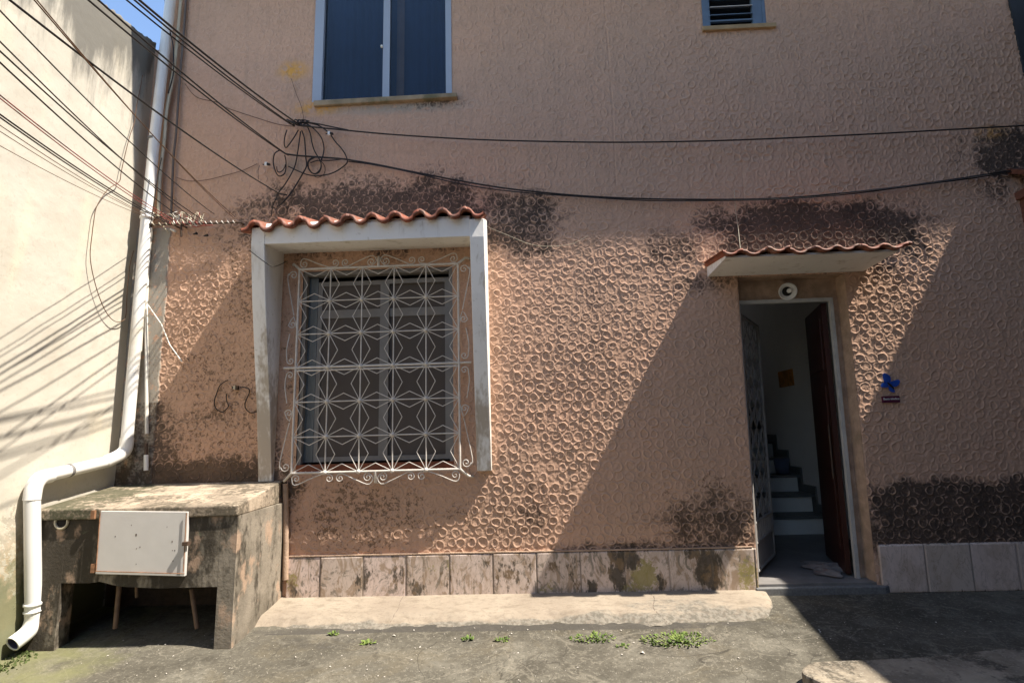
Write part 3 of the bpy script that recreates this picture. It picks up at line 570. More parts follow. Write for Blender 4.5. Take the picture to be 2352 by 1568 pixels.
# door recess: lintel face, jamb, frame
x0, x1, z0, z1 = DOOR
m = MB(); m.box(x0-.10, x1+.1, .13, .16, .955, z1+.06); m.box(x1-.052, x1+.06, .13, .16, -1.10, .955); m.box(x0-.1, x0+.045, .13, .16, -1.1, .955)
m.box(x1, x1+.06, .004, .13, -1.12, z1+.06); m.box(x0-.08, x0, .004, .13, -1.12, z1+.06); m.box(x0, x1, .004, .13, z1, z1+.05)
m.xf(lean).build('door_reveal', M_PLAST, HOUSE)
m = MB(); m.box(x0+.018, x0+.045, .10, .1285, -1.08, .958); m.box(x1-.076, x1-.050, .10, .1285, -1.08, .958); m.box(x0+.045, x1-.076, .10, .1285, .93, .958)
m.xf(lean).build('door_frame', simple('grey_white_frame', (.50, .49, .46), .55, .2, 14, (.18, .13, .1), .25), HOUSE)
# iron gate swung into the hall
g0 = Vector((1.622, .165, 0)); g1 = Vector((1.975, .70, 0)); gd = (g1-g0); gl_ = gd.length; gdn = gd.normalized()
def gp(u, z): p = g0+gdn*u; return lean((p.x, p.y, z))
m = MB()
for a, b in (((0, -1.03), (0, .86)), ((gl_, -1.03), (gl_, .86)), ((0, .86), (gl_, .86)), ((0, -1.03), (gl_, -1.03)), ((0, -.70), (gl_, -.70)), ((0, -.84), (gl_, -.84))): m.tube([gp(*a), gp(*b)], .014, 6)
GATE = m.build('door_gate', M_GATE, HOUSE)
m = MB(); nc = 3; nr = 9
for i in range(nc):
    for j in range(nr):
        cu = gl_*(i+.5)/nc; cz = -.70+1.56*(j+.5)/nr; hw = gl_/nc/2; hz = 1.56/nr/2
        for sx in (1, .45):
            m.tube(smooth_path([gp(cu, cz-hz), gp(cu+hw*sx, cz), gp(cu, cz+hz)], 3), .0038, 5); m.tube(smooth_path([gp(cu, cz-hz), gp(cu-hw*sx, cz), gp(cu, cz+hz)], 3), .0038, 5)
m.build('lattice', M_GATE, GATE)
m = MB()
for k in range(9): a = gl_*(k+.5)/9; m.tube([gp(a, -.84), gp(a, -.70)], .012, 5)
p0, p1 = gp(0, -1.03), gp(gl_, -1.03); m.hexa([(p0[0], p0[1], -1.03), (p1[0], p1[1], -1.03), (p1[0]+.01, p1[1]+.004, -1.03), (p0[0]+.01, p0[1]+.004, -1.03), (p0[0], p0[1], -.845), (p1[0], p1[1], -.845), (p1[0]+.01, p1[1]+.004, -.845), (p0[0]+.01, p0[1]+.004, -.845)])
m.build('kick_panel', M_GATE, GATE)
# wooden leaf at the right
m = MB(); a = Vector((2.288, .165, 0)); b = Vector((2.46, .76, 0)); n_ = Vector((-(b-a).y, (b-a).x, 0)).normalized()*.035
def leaf(m, a, b, z0, z1, n_): m.hexa([(a.x, a.y, z0), (b.x, b.y, z0), ((b+n_).x, (b+n_).y, z0), ((a+n_).x, (a+n_).y, z0), (a.x, a.y, z1), (b.x, b.y, z1), ((b+n_).x, (b+n_).y, z1), ((a+n_).x, (a+n_).y, z1)])
leaf(m, a, b, -1.06, .93, n_); m.xf(lean); WD = m.build('front_door', M_WOOD, HOUSE)
m = MB(); c0 = a.lerp(b, .12)+n_*1.01; c1 = a.lerp(b, .88)+n_*1.01
for zz0, zz1 in ((-.9, -.35), (-.2, .3), (.42, .82)): leaf(m, c0, c1, zz0, zz1, n_*.25)
m.xf(lean).build('raised_panel', M_WOOD, WD)
m = MB(); h0 = a.lerp(b, .10)+n_*1.0; m.tube([lean((h0.x-.012, h0.y, z_)) for z_ in (-.40, -.2, .0)], .007, 8); m.build('handle', M_DARKIRON, WD)
MB().box(2.955, 2.969, 2.16, 2.50, .445, .63).build('wall_picture', M_ORAN, HOUSE)

# ------------------------------------------------------------------ things on the house front
def lathed(name, prof, c, axis, mat, parent): return MB().lathe(prof, c, axis).build(name, mat, parent)
L_ = P(1806, 668, .12)
LAMP = thing('wall_lamp', 'round white plastic lamp holder on the lintel above the open door', 'lamp', (L_.x, .13, L_.z))
under(MB().lathe([(0, 0), (.045, 0), (.055, .02), (.068, .055), (.064, .062), (.050, .045), (.035, .030), (0, .028)], (L_.x, .129, L_.z), (-.18, -1, -.30), 28).build('dish', M_WHITE), LAMP)
under(MB().lathe([(.036, .0), (.030, .004), (0, .0045)], Vector((L_.x, .129, L_.z))+Vector((-.18, -1, -.3)).normalized()*.034, (-.18, -1, -.3), 20).build('socket_hole', M_DARK), LAMP)  # dark disc painted as the shade in the socket
under(MB().lathe([(.017, 0), (.019, .02), (.012, .036), (0, .04)], Vector((L_.x+.012, .129, L_.z+.004))+Vector((-.18, -1, -.3)).normalized()*.037, (.1, -1, -.1), 16).build('socket', M_WHITE), LAMP)
B_ = P(2039, 885, 0); BUT = thing('butterfly_ornament', 'small blue butterfly ornament fixed to the wall right of the door', 'ornament', (B_.x, -.02, B_.z))
def wing(m, s, up, sc_, tilt):
    pts = []
    for k in range(14):
        a = 2*math.pi*k/14; r = 1+.12*math.cos(3*a); pts.append((math.cos(a)*.5*r*.62, .55+math.sin(a)*.5*r))
    vs = []
    for (x, y) in pts:
        ang = tilt; X_ = x*math.cos(ang)-y*math.sin(ang); Z_ = x*math.sin(ang)+y*math.cos(ang); vs.append((B_.x+X_*sc_, -.012-.35*abs(Z_*0+y)*sc_*.4, B_.z+Z_*sc_))
    n = len(vs); vs2 = [(v[0], v[1]-.002, v[2]) for v in vs]; m.add(vs+vs2, [tuple(range(n)), tuple(range(2*n-1, n-1, -1))]+[(i, (i+1) % n, (i+1) % n+n, i+n) for i in range(n)])
for nm, sc_, tl in (('wing', .088, .28), ('wing', .075, -1.25), ('wing', .060, 1.55), ('wing', .055, -2.75)):
    m = MB(); wing(m, 1, 1, sc_, tl); under(m.build(nm, M_BLUEB), BUT)
under(MB().tube([(B_.x-.018, -.03, B_.z+.02), (B_.x, -.03, B_.z), (B_.x+.02, -.03, B_.z-.025)], [.004, .008, .004], 8).build('body', M_DARK), BUT)
N_ = P(2043, 917, 0); PLQ = thing('name_plaque', 'small dark purple plaque with white lettering under the blue butterfly', 'sign', (N_.x, -.01, N_.z))
under(MB().box(N_.x-.062, N_.x+.062, -.020, -.005, N_.z-.024, N_.z+.024).build('board', M_PURP, bevel=.003), PLQ)
tc = bpy.data.curves.new('lettering', 'FONT'); tc.body = 'Bem-vindos'; tc.size = .024; tc.align_x = 'CENTER'; tc.align_y = 'CENTER'; tc.extrude = .0008
to = bpy.data.objects.new('tmp', tc); SC.collection.objects.link(to); bpy.context.view_layer.update()
me = bpy.data.meshes.new_from_object(to); bpy.data.objects.remove(to); me.materials.append(M_WHITE)
lo = bpy.data.objects.new('lettering', me); SC.collection.objects.link(lo); lo.rotation_euler = (math.pi/2, 0, 0); lo.location = (0, -.0115, .003); lo.parent = PLQ

# cloth on the hall floor
n = 46; A, B = np.meshgrid(np.linspace(-1, 1, n), np.linspace(-1, 1, n)); r = np.hypot(A, B)
hh = .006+.022*np.clip(1-r, 0, 1)**.5*(.4+1.2*fbm(A*3+3, B*3, 3, 5)) + .012*np.sin((A*.5+B)*13+6*fbm(A*2.5, B*2.5, 3, 9))*np.clip(1.1-r, 0, 1)
rad = 1+.22*np.sin(3*np.arctan2(B, A)+1)+.1*np.sin(7*np.arctan2(B, A)); s_ = np.maximum(np.abs(A), np.abs(B))/np.maximum(r, 1e-6)
cl = grid('floor_cloth', np.stack([2.185+.17*A*rad*s_*.95+.03*B, .37+.23*B*rad*s_*.95, -1.071+np.clip(hh, .003, 1)], -1), M_PINKW)
tag(cl, 'crumpled pale cloth lying on the floor just inside the open doorway', 'cloth')
k_ = P((2600+510/1.633)/1.633, (1600+150/1.633)/1.633, 2.35)
bk = MB().lathe([(0, 0), (.07, 0), (.085, .17), (.079, .17), (.066, .01), (0, .01)], (k_.x+.05, 2.36, -.541), (0, 0, 1), 20).build('bucket', M_BUCK)
bk.location = (0, 0, .002); tag(bk, 'small blue grey bucket standing on a stair step inside the doorway', 'bucket')

# ------------------------------------------------------------------ cream boundary wall
CW = thing('boundary_wall', 'tall sunlit cream wall at the left with grimy broken top edge and cable shadows', 'wall', (-3.2, -3, -1.3))
yv = np.concatenate([np.linspace(-8, -2.4, 30), np.arange(-2.35, .0, .012), [0.0]]); tv_ = np.linspace(0, 1, 300)
Yg, Tg = np.meshgrid(yv, tv_)
ztop = 3.36+.20*np.clip(Yg, -1.5, 0)+.05*(fbm(Yg*6, Yg*0, 5, 2)-.5)+.03*(fbm(Yg*30, Yg*0, 2, 7)-.5) - .0
Zg = -1.4+(ztop+1.4)*Tg; Xg = -3.10+.022*(fbm(Yg*1.1, Zg*1.1, 3, 4)-.5)+.006*(fbm(Yg*9, Zg*9, 4, 6)-.5)+.004*(fbm(Yg*2, Zg*40, 2, 7)-.5)*0
grime = (1.5*np.exp(-(ztop-Zg)/.42)+.35*np.exp(-(ztop-Zg)/1.3))*np.clip(.1+1.5*fbm(Yg*4, Yg*0, 4, 15)-.15+.5*(np.exp(-((Yg+.62)/.22)**2)), 0, 1.3)+.6*np.exp(-(ztop-Zg)/.05)
peel = .95*sstep(.1, -.8, Zg)*(.5+.7*fbm(Yg*1.5, Zg*1.5, 3, 5)) - .25*sstep(-.1, .3, Zg); mossw = 1.05*np.exp(-(Zg+1.2)/.16)+.80*sstep(.05, -.95, Zg)
full = np.stack([Xg, Yg, Zg], -1); back_t = full[-1:].copy(); back_t[..., 0] = -3.32; back_b = back_t.copy(); back_b[..., 2] = -1.4
full = np.concatenate([full, back_t, back_b], 0); pad = lambda a: np.concatenate([a, a[-1:], a[-1:]*0], 0)
w = grid('render', full, M_CREAM, None, None, {'grime': pad(grime), 'peel': pad(peel), 'moss': pad(mossw)}, flip=True); under(w, CW)
for p in range(0): pass

# neighbouring house at the right and house across the yard
NB = thing('neighbour_house', 'dark neighbouring house at the right edge that throws its shade over the yard', 'house', (4.6, 0, -1.2))
under(MB().box(3.985, 5.2, -.015, 6, -1.3, 4.4).build('facade', M_FACADE), NB)
WX = 4.45; WH = 1.453+(WX-3.281)/TX
under(MB().hexa([(WX, -.016, -1.4), (9, -.016, -1.4), (9, -9, -1.4), (WX-.55, -9, -1.4), (WX, -.016, WH), (9, -.016, WH), (9, -9, WH), (WX-.55, -9, WH)]).build('side_wing', M_NEIGH), NB)
OP = thing('opposite_house', 'plain unseen house behind the viewer, with a tall block added to darken the right', 'house', (0, -8.5, -1.3))
under(MB().box(-1.7, 9, -12, -8.2, -1.5, 3.2).build('wall', simple('opposite_render', (.26, .22, .18), .9, .2, 2)), OP)
under(MB().box(.8, 9, -8.19, -5.1, -1.5, 9.5).build('sky_blocker', M_NEIGH), OP)  # unseen tall block added to hide sky and darken the right side
under(MB().box(-1.5, -.3, -8.19, -8.15, .0, 1.2).build('window', M_GLASS), OP); under(MB().box(.0, .8, -8.19, -8.15, -1.3, .8).build('door', M_WOOD), OP)
NC = thing('neighbour_canopy', 'brown timber canopy corner with bracket at the right edge of the wall', 'canopy', (3.75, -.1, 1.8))
under(MB().hexa([(3.70, -.30, 1.70), (4.44, -.30, 1.70), (4.44, -.0, 1.86), (3.72, -.0, 1.86), (3.70, -.30, 1.735), (4.44, -.30, 1.735), (4.44, -.0, 1.90), (3.72, -.0, 1.90)]).build('roof_board', M_BROWN), NC)
under(MB().box(3.74, 3.80, -.26, -.0, 1.64, 1.70).build('rafter', M_BROWN), NC)
under(MB().hexa([(3.765, -.06, 1.42), (3.84, -.06, 1.42), (3.84, .0, 1.42), (3.765, .0, 1.42), (3.765, -.06, 1.64), (3.84, -.06, 1.64), (3.84, -.0, 1.64), (3.765, -.0, 1.64)]).build('bracket', M_BROWN), NC)

# ------------------------------------------------------------------ downpipe
DP = thing('downpipe', 'thick white PVC drainpipe down the corner and round the concrete meter box', 'drainpipe', (-3.0, -.64, -1.15))
def pipe(name, pts, r=.051, mat=None, n=20, cap=False): return under(MB().tube(pts, r, n, cap=cap).build(name, mat or M_PVC), DP)
top = [P(393, -10, -.09), P(357, 300, -.09), P(337, 500, -.09), P(291, 1015, -.075)]
pipe('pipe_section', [top[0]+Vector((.0, 0, .8)), top[0], top[1], top[2]], .039)
pipe('pipe_section', [top[2]+Vector((0, 0, .05)), top[3]], .040)
e1 = top[3]; c1 = Vector((-3.035, -.20, -.125))
pipe('elbow', smooth_path([e1+Vector((0, 0, .03)), e1+Vector((-.002, -.003, -.05)), e1+Vector((-.015, -.045, -.095)), c1], 5), .0445)
e2 = Vector((-3.035, -.665, -.185))
pipe('pipe_section', [c1+Vector((0, .03, .003)), e2], .040)
pipe('elbow', smooth_path([e2+Vector((0, .03, 0)), e2+Vector((0, -.035, -.012)), Vector((-3.035, -.735, -.24)), Vector((-3.035, -.742, -.32))], 5), .0445)
pipe('pipe_section', [Vector((-3.035, -.742, -.31)), Vector((-3.03, -.645, -1.00))], .0415)
out_p = smooth_path([Vector((-3.03, -.648, -.975)), Vector((-3.03, -.642, -1.03)), Vector((-3.032, -.668, -1.085)), Vector((-3.045, -.745, -1.125))], 6)
pipe('outlet_elbow', out_p, .0445)
m = MB(); pts = out_p[2:]; m.tube(pts, .038, 20, cap=False); under(m.build('pipe_inside', M_PVCIN), DP)
m = MB(); e = out_p[-1]; dd = (out_p[-1]-out_p[-2]).normalized(); m.lathe([(.0445, 0), (.0445, .002), (.0375, .002), (.0375, -.004)], e, dd, 24); under(m.build('pipe_rim', M_PVC), DP)
for c_, ax_, r in ((Vector((-3.03, -.650, -.955)), Vector((0, .11, -1)), .050), (top[2]+Vector((0, 0, .02)), Vector((0, 0, 1)), .048)):
    m = MB(); m.lathe([(r-.012, -.035), (r, -.030), (r, -.016), (r-.006, -.012), (r-.006, .012), (r, .016), (r, .022), (r-.012, .025)], c_, ax_, 24); under(m.build('coupling', M_PVC), DP)
for c_, ax_, r in ((Vector((-3.035, -.50, -.164)), Vector((0, -1, -.11)), .0425), (P(353, 320, -.09), Vector((0, 0, 1)), .0415)):
    m = MB(); m.lathe([(r-.004, -.012), (r, -.010), (r, .010), (r-.004, .012)], c_, ax_, 24); under(m.build('clamp', simple('grey_clamp', (.20, .19, .18), .5, .2)), DP)
# thin conduits beside it
CD = thing('conduit_pipe', 'thin whitish conduit running down the grey plaster strip beside the drainpipe', 'pipe', (-2.95, -.03, -.1))
z4 = Z(0, 800, 1.743)
under(MB().tube([P(*z4(990, 90), -.03), P(*z4(968, 330), -.025), P(*z4(955, 620), -.025), P(*z4(958, 900), -.025), P(*z4(960, 1440), -.03)], .0125, 8).build('pipe', M_WHITEW), CD)
under(MB().tube([P(*z4(950, 380), -.05), P(*z4(935, 640), -.05), P(*z4(918, 900), -.05)], .010, 8).build('cable_run', M_WHITEW), CD)
z6 = Z(0, 1650, 1.7235)
under(MB().tube([P(*z6(945, 20), -.04), P(*z6(945, 100), -.04)], .012, 8).build('valve', M_DARKIRON), CD)
under(MB().tube([P(*z6(945, 95), -.04), P(*z6(945, 195), -.04)], .016, 8).build('pipe_stub', M_PVC), CD)
sk = MB().tube([P(*z4(a, b), Y) for a, b, Y in ((968, 600, -.04), (1055, 725, -.06), (1110, 860, -.07), (1190, 970, -.08))], .0045, 6).build('loose_wire', M_WHITEW)
tag(sk, 'stiff white wire end sticking out from the thin conduit at the corner', 'wire')
z1 = Z(0, 0, 1.823)
def wire(name, pts, r, mat, label, group=None, cat='cable', sub=8, n=6):
    o = MB().tube(smooth_path(pts, sub), r, n).build(name, mat); tag(o, label, cat, group); return o
GV = 'vertical cables beside the drainpipe'
wire('cable', [P(*z1(a, b), -.05) for a, b in ((1240, -40), (1215, 250), (1185, 500), (1140, 760), (1125, 950), (1095, 1200), (1085, 1480))], .013, M_BEIGEW, 'beige cable hugging the right side of the white drainpipe', GV)
wire('cable', [P(*z1(a, b), -.03) for a, b in ((1275, -40), (1255, 250), (1225, 600), (1205, 900), (1185, 1100), (1170, 1480))], .009, simple('dark_grey_cable', (.16, .13, .11), .6, .2), 'dark grey cable on the stucco just right of the beige one', GV)
wire('cable', [P(*z1(a, b), -.10) for a, b in ((1128, -40), (1135, 120), (1165, 230), (1185, 330), (1185, 500), (1150, 640))], .005, M_BLACK, 'thin black cable crossing the top of the white drainpipe', GV)
wire('cable', [P(*z1(a, b), -.15) for a, b in ((1105, 1080), (1080, 1200), (1060, 1330), (1035, 1500), (1020, 1560))], .004, M_BLACK, 'thin black cable lying down the front of the drainpipe to the bracket', GV)

# ------------------------------------------------------------------ concrete meter box
MBX = thing('meter_box', 'low weathered concrete meter housing with white metal hatch against the wall', 'meter box', (-2.45, -.33, -1.2))
YF = -.65
def F(x, y, Y=YF): return P(*z6(x, y), Y)
xr = P(548, 1165, YF).x-.0; xl = -3.08; oL = F(385, 1000).x; oR = F(1402, 1000).x; zo = F(700, 935).z; zs = -.452
m = MB(); m.box(xl, oL, YF, YF+.10, -1.3, zs); m.box(oR, xr, YF, -.0, -1.3, zs+.0)
aps = [(oL, zo+.015), (oL+.18, zo+.012), (oL+.24, zo+.02), (oL+.36, zo-.01), (oL+.6, zo-.025), (oR, zo-.022), (oR, zs), (oL, zs)]
m.prism(aps, 'y', YF+.001, YF+.09)
# the sunlit right-hand side leans out a little
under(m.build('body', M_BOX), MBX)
zb, zf = -.298, -.388
m = MB(); m.hexa([(xl, YF-.02, zs), (xr+.004, YF-.012, zs), (-1.835, -.001, zs), (xl, -.001, zs), (xl, YF-.02, zf), (xr+.004, YF-.012, zf), (-1.835, -.001, zb), (xl, -.001, zb)])
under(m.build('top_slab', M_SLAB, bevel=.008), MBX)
hp = [F(650, 457, YF-.027), F(1215, 462, YF-.022), F(1192, 880, YF-.022), F(615, 865, YF-.027)]
m = MB(); vs = [tuple(p) for p in hp]+[(p.x, p.y+.022, p.z) for p in hp]; m.add(vs, [(0, 1, 2, 3), (7, 6, 5, 4), (0, 4, 5, 1), (1, 5, 6, 2), (2, 6, 7, 3), (3, 7, 4, 0)])
HT = under(m.build('hatch', M_WHITEM, bevel=.003), MBX)
m = MB()
for (a, b), (c, d) in (((615, 846), (1192, 862)), ((1205, 470), (1185, 850)), ((648, 470), (620, 850))): m.tube([F(a, b, YF-.031), F(c, d, YF-.031)], .0028, 5)
o = m.build('rusty_edge', M_RUST); o.parent = HT
m = MB(); p = F(1195, 670, YF-.037); m.box(p.x-.012, p.x+.022, p.y-.01, p.y+.02, p.z-.01, p.z+.012); o = m.build('latch', M_DARKIRON); o.parent = HT
m = MB()
for (a, b, s) in ((880, 612, .007), (745, 622, .004), (1113, 655, .005), (905, 690, .004), (882, 700, .003), (1130, 712, .004), (1118, 780, .004), (850, 548, .003), (880, 800, .003), (1080, 560, .003), (1115, 712, .003)):
    p = F(a, b, YF-.0272+.005*(a-630)/570); p.y -= .0; o = MB().box(p.x-s*.5, p.x+s*.5, p.y-.0006, p.y+.002, p.z-s, p.z+s).build('chip', M_DARKIRON); o.parent = HT
for zz in (845, 500): p = F(608, zz-25, YF-.02); o = MB().box(p.x-.012, p.x+.012, p.y-.012, p.y+.01, p.z-.03, p.z+.02).build('hinge', M_RUST); o.parent = HT
m = MB(); p = F(402, 527, YF); m.tube([(p.x+.040*math.cos(a), YF-.004, p.z+.040*math.sin(a)) for a in np.linspace(0, 2*math.pi, 24, endpoint=False)], .008, 6, closed=True); under(m.build('pipe_ring', M_BEIGEW), MBX)
under(MB().lathe([(.036, .0), (0, .001)], (p.x, YF-.003, p.z), n=20).build('pipe_hole', M_DARK), MBX)  # flat dark disc painted as the shade in the pipe mouth
for (a, b, c, d) in ((772, 930, 745, 1215), (1238, 960, 1275, 1215), (882, 940, 884, 1015)):
    under(MB().tube([F(a, b, YF+.12), F(c, d, YF+.12)], .014 if a != 882 else .009, 8).build('water_pipe', simple('rusty_pipe', (.20, .13, .09), .7, .4)), MBX)
under(MB().box(xl, xr, -.02, -.012, -1.2, zs).build('shade_sheet', M_DARKIRON), MBX)  # dark sheet added for the shade inside; the house wall backs the box
# small hose thread and vertical pipe next to the box at the wall
sp_ = P(*z6(1812, 410), -.05); m = MB()
tag(MB().lathe([(.012, -.05)]+[(.016-.004*(i % 2), -.045+.008*i) for i in range(12)]+[(.0, .045)], (sp_.x, -.05, sp_.z), (0, 0, 1), 12).build('pipe_thread', M_DARKIRON), 'short rusty threaded pipe end between the meter box and the house wall', 'pipe')
tag(MB().tube([P(*z6(1845, 280), -.03), P(*z6(1850, 620), -.03), P(*z6(1845, 900), -.03)], .020, 10).build('thin_pipe', M_PLAST), 'peach painted thin pipe rising between meter box and skirting', 'pipe')

# ------------------------------------------------------------------ cables
def solveY(A, px_, py_, k):
    lo, hi = -3.9, -.1
    for _ in range(50):
        mid = .5*(lo+hi); B = P(px_, py_, mid); kk_ = (B.x-A.x)/(A.y-mid)
        if kk_ > k: lo = mid
        else: hi = mid
    return mid
def span(A, px_, py_, k, r, mat, label, group, c=.028, ext=0.0):
    B = P(px_, py_, solveY(A, px_, py_, k)); s1 = A.y-B.y
    mz = (B.z-A.z-c*s1*s1)/s1; kx = (B.x-A.x)/s1; pts = []
    S = A.y+8.15
    for i in range(61):
        s = S*(i/60)**1.3; pts.append(Vector((A.x+kx*s, A.y-s, A.z+mz*s+c*s*s)))
    o = MB().tube(pts, r, 6).build('cable', mat); tag(o, label, 'cable', group); return o
GC = 'overhead cables strung across the yard'
span(P(688, 287, -.06), 319, 0, .0, .0062, M_BLACK, 'thickest black overhead cable, uppermost at the sky gap, ending at the knot', GC)
span(P(676, 290, -.05), 308, 0, .0, .0050, M_BLACK, 'black overhead cable just under the thickest one, ending at the same knot', GC)
span(P(668, 286, -.05), 290, 0, .01, .0042, M_BLACK, 'third black overhead cable across the sky gap, lowest of that bundle', GC)
span(P(662, 357, -.05), 225, 0, .04, .0048, M_BLACK, 'upper of the two paired black cables ending at the left loops', GC)
span(P(656, 354, -.05), 202, 0, .04, .0045, M_BLACK, 'lower of the two paired black cables ending at the left loops', GC)
span(P(646, 447, -.05), 19, -2, .06, .0046, M_BLACK, 'single black overhead cable reaching the wall just above the left hood tiles', GC)
span(P(540, 498, -.05), 78, 0, .25, .0026, M_BROWNW, 'thin brown overhead wire crossing the black cables, ending above the right bracket end', GC)
span(P(536, 500, -.05), 84, 0, .25, .0024, M_BROWNW, 'twin thin brown overhead wire beside the other brown one', GC)
span(P(492, 492, -.05), 0, 25, .30, .0028, M_BLACK, 'thin dark overhead wire, uppermost of those at the left edge', GC)
span(P(452, 508, -.05), 0, 96, .30, .0030, M_BLACK, 'dark overhead wire, second from the top at the left edge', GC)
span(P(470, 508, -.05), 0, 118, .30, .0032, M_BLACK, 'dark overhead wire, third from the top at the left edge', GC)
span(P(430, 510, -.05), 0, 144, .30, .0036, M_BLACK, 'dark overhead wire, fourth from the top at the left edge', GC)
span(P(408, 510, -.05), 0, 219, .32, .0028, M_REDW, 'upper of the two thin red overhead wires over the cream wall', GC)
span(P(400, 512, -.05), 0, 226, .32, .0026, M_REDW, 'lower of the two thin red overhead wires over the cream wall', GC)
span(P(392, 512, -.05), 0, 263, .33, .0036, M_BLACK, 'upper of the paired black wires just below the red ones', GC)
span(P(385, 513, -.05), 0, 270, .33, .0034, M_BLACK, 'lower of the paired black wires just below the red ones', GC)
span(P(372, 510, -.05), 0, 288, .34, .0020, M_BROWNW, 'fine brown overhead wire under the paired black wires', GC)
span(P(366, 508, -.05), 0, 302, .34, .0018, M_BROWNW, 'finer brown overhead wire, second from the bottom at the left edge', GC)
span(P(352, 504, -.05), 0, 335, .34, .0018, M_BROWNW, 'lowest and faintest overhead wire on the cream wall', GC)
zc = Z(900, 400, 3.408)
def wpath(pts, Y, jit=.0): return [P(*zc(a, b), Y-(.012*math.sin(i*1.7)+.01)*(1 if jit else 0)) for i, (a, b) in enumerate(pts)]
GW = 'cables slung along the house front'
wire('cable', [P(*a, -.06) for a in ((684, 288), (750, 295), (900, 309), (1080, 320), (1250, 325), (1410, 327), (1580, 325), (1740, 320), (2000, 308), (2180, 298), (2400, 286))], .0060, M_BLACK, 'upper black cable slung along the house front from the knot to the right edge', GW)
wire('cable', [P(*a, -.06) for a in ((690, 280), (720, 283), (760, 291), (800, 299))], .0050, M_BLACK, 'short black cable end lashed onto the upper slung cable near the knot', GW)
low = [(800, 367), (860, 377), (950, 395), (1060, 416), (1180, 435), (1340, 450), (1500, 457), (1700, 458), (1830, 453), (1950, 442), (2060, 430), (2150, 418), (2250, 403), (2400, 380)]
wire('cable', [P(a, b, -.030) for a, b in low], .0062, M_BLACK, 'lower black cable sagging between the two canopies to the right edge', GW)
wire('cable', [P(a, b+(2.2 if i % 3 else 4)+(3 if i in (3, 4) else 0), -.036) for i, (a, b) in enumerate(low)], .0045, M_BLACK, 'thinner black cable hanging just under the lower sagging one', GW)
wire('cable', [P(a, b, -.040) for a, b in ((1930, 443), (2000, 437), (2080, 428), (2180, 415), (2270, 401))], .0030, simple('silver_wire', (.09, .09, .09), .5, .1), 'short silvery wire twisted round the lower sagging cable at the right', GW)
GT = 'tangled cable loops under the upper window'
T = [([(600, 300), (575, 380), (565, 470), (585, 525), (625, 490), (700, 380), (745, 300)], .0042, 'narrow V shaped loop hanging left of the knot'),
 ([(775, 320), (752, 480), (735, 600), (705, 750), (650, 870), (570, 1000), (495, 1095)], .0042, 'cable dropping from the knot down left to the hood corner'),
 ([(790, 310), (822, 400), (836, 550), (842, 650), (850, 760), (805, 850), (760, 930), (680, 1060), (590, 1180), (500, 1270)], .0048, 'cable dropping from the knot, right one of two reaching the hood'),
 ([(860, 250), (900, 350), (920, 460), (950, 560), (1000, 650), (1035, 720), (1025, 800), (970, 855), (915, 845), (872, 780), (872, 700), (935, 652), (1040, 655)], .0045, 'cable from the knot ending in a round coil in the middle of the tangle'),
 ([(830, 205), (950, 290), (1040, 400), (1072, 520), (1062, 620), (1035, 690)], .0045, 'cable bowing out to the right from the knot into the coil'),
 ([(1165, 370), (1220, 450), (1300, 540), (1350, 620), (1372, 690), (1360, 730), (1290, 790), (1180, 850), (1050, 880), (900, 878), (780, 840), (620, 765)], .0045, 'long loop from the right connector round under the coil'),
 ([(505, 560), (445, 600), (425, 700), (445, 800), (485, 880), (540, 880), (580, 830), (588, 700), (570, 620)], .0042, 'round loop beside the left connector'),
 ([(960, 650), (880, 700), (880, 790), (940, 860), (1010, 840), (1040, 760), (1010, 690), (900, 720)], .0038, 'inner turn of the coil in the middle of the tangle'),
 ([(1040, 700), (1085, 770), (1075, 860), (1000, 905), (930, 880)], .0026, 'thin outer turn low on the coil'),
 ([(585, 605), (700, 622), (840, 635), (1100, 652), (1360, 675), (1500, 705)], .0060, 'taut cable joining the left loops to the sagging cable'),
 ([(1030, 685), (1120, 690), (1240, 680), (1340, 668)], .0040, 'short link between the coil and the sagging cable'),
 ([(800, 205), (900, 212), (1000, 240), (1080, 290), (1125, 325)], .0048, 'short cable from the knot to the right connector'),
 ([(490, 1100), (455, 1190), (420, 1260), (400, 1400)], .0034, 'cable end curling behind the left hood tiles'),
 ([(480, 1105), (540, 1118), (600, 1130)], .0050, 'stub of cable where the single black cable meets the wall'),
 ([(470, 770), (480, 830), (520, 835), (565, 790), (580, 740)], .0034, 'small inner loop beside the left connector'),
 ([(250, 750), (232, 830), (240, 930)], .0016, 'hair thin wire hanging from the left connector')]
for pts, r, lab in T: wire('cable_loop', wpath(pts, -.03, 1), r*1.12, M_BLACK, lab+', in the black tangle' if 'tangle' not in lab else lab, GT)
kb = [((640+i*26+RNG.uniform(-12, 12)), 195+RNG.uniform(-28, 28)) for i in range(9)]
KN = thing('cable_knot', 'dense black knot of tied cables on the wall left below the upper window', 'cable knot', tuple(P(*zc(760, 200), -.04)))
for i in range(6):
    cx, cz_ = 700+i*26, 205+(-1)**i*16; c_ = P(*zc(cx, cz_), -.05); m = MB()
    m.tube([(c_.x+.014*math.cos(a)*(1+.3*i % 2), c_.y+.01*math.sin(a*2), c_.z+.011*math.sin(a)) for a in np.linspace(0, 6.28, 12, endpoint=False)], .0045, 6, closed=True); under(m.build('tie', M_BLACK), KN)
under(MB().tube([P(*zc(600, 170), -.05), P(*zc(700, 215), -.06), P(*zc(800, 245), -.06), P(*zc(900, 250), -.06)], .009, 8).build('wrapped_end', M_BLACK), KN)
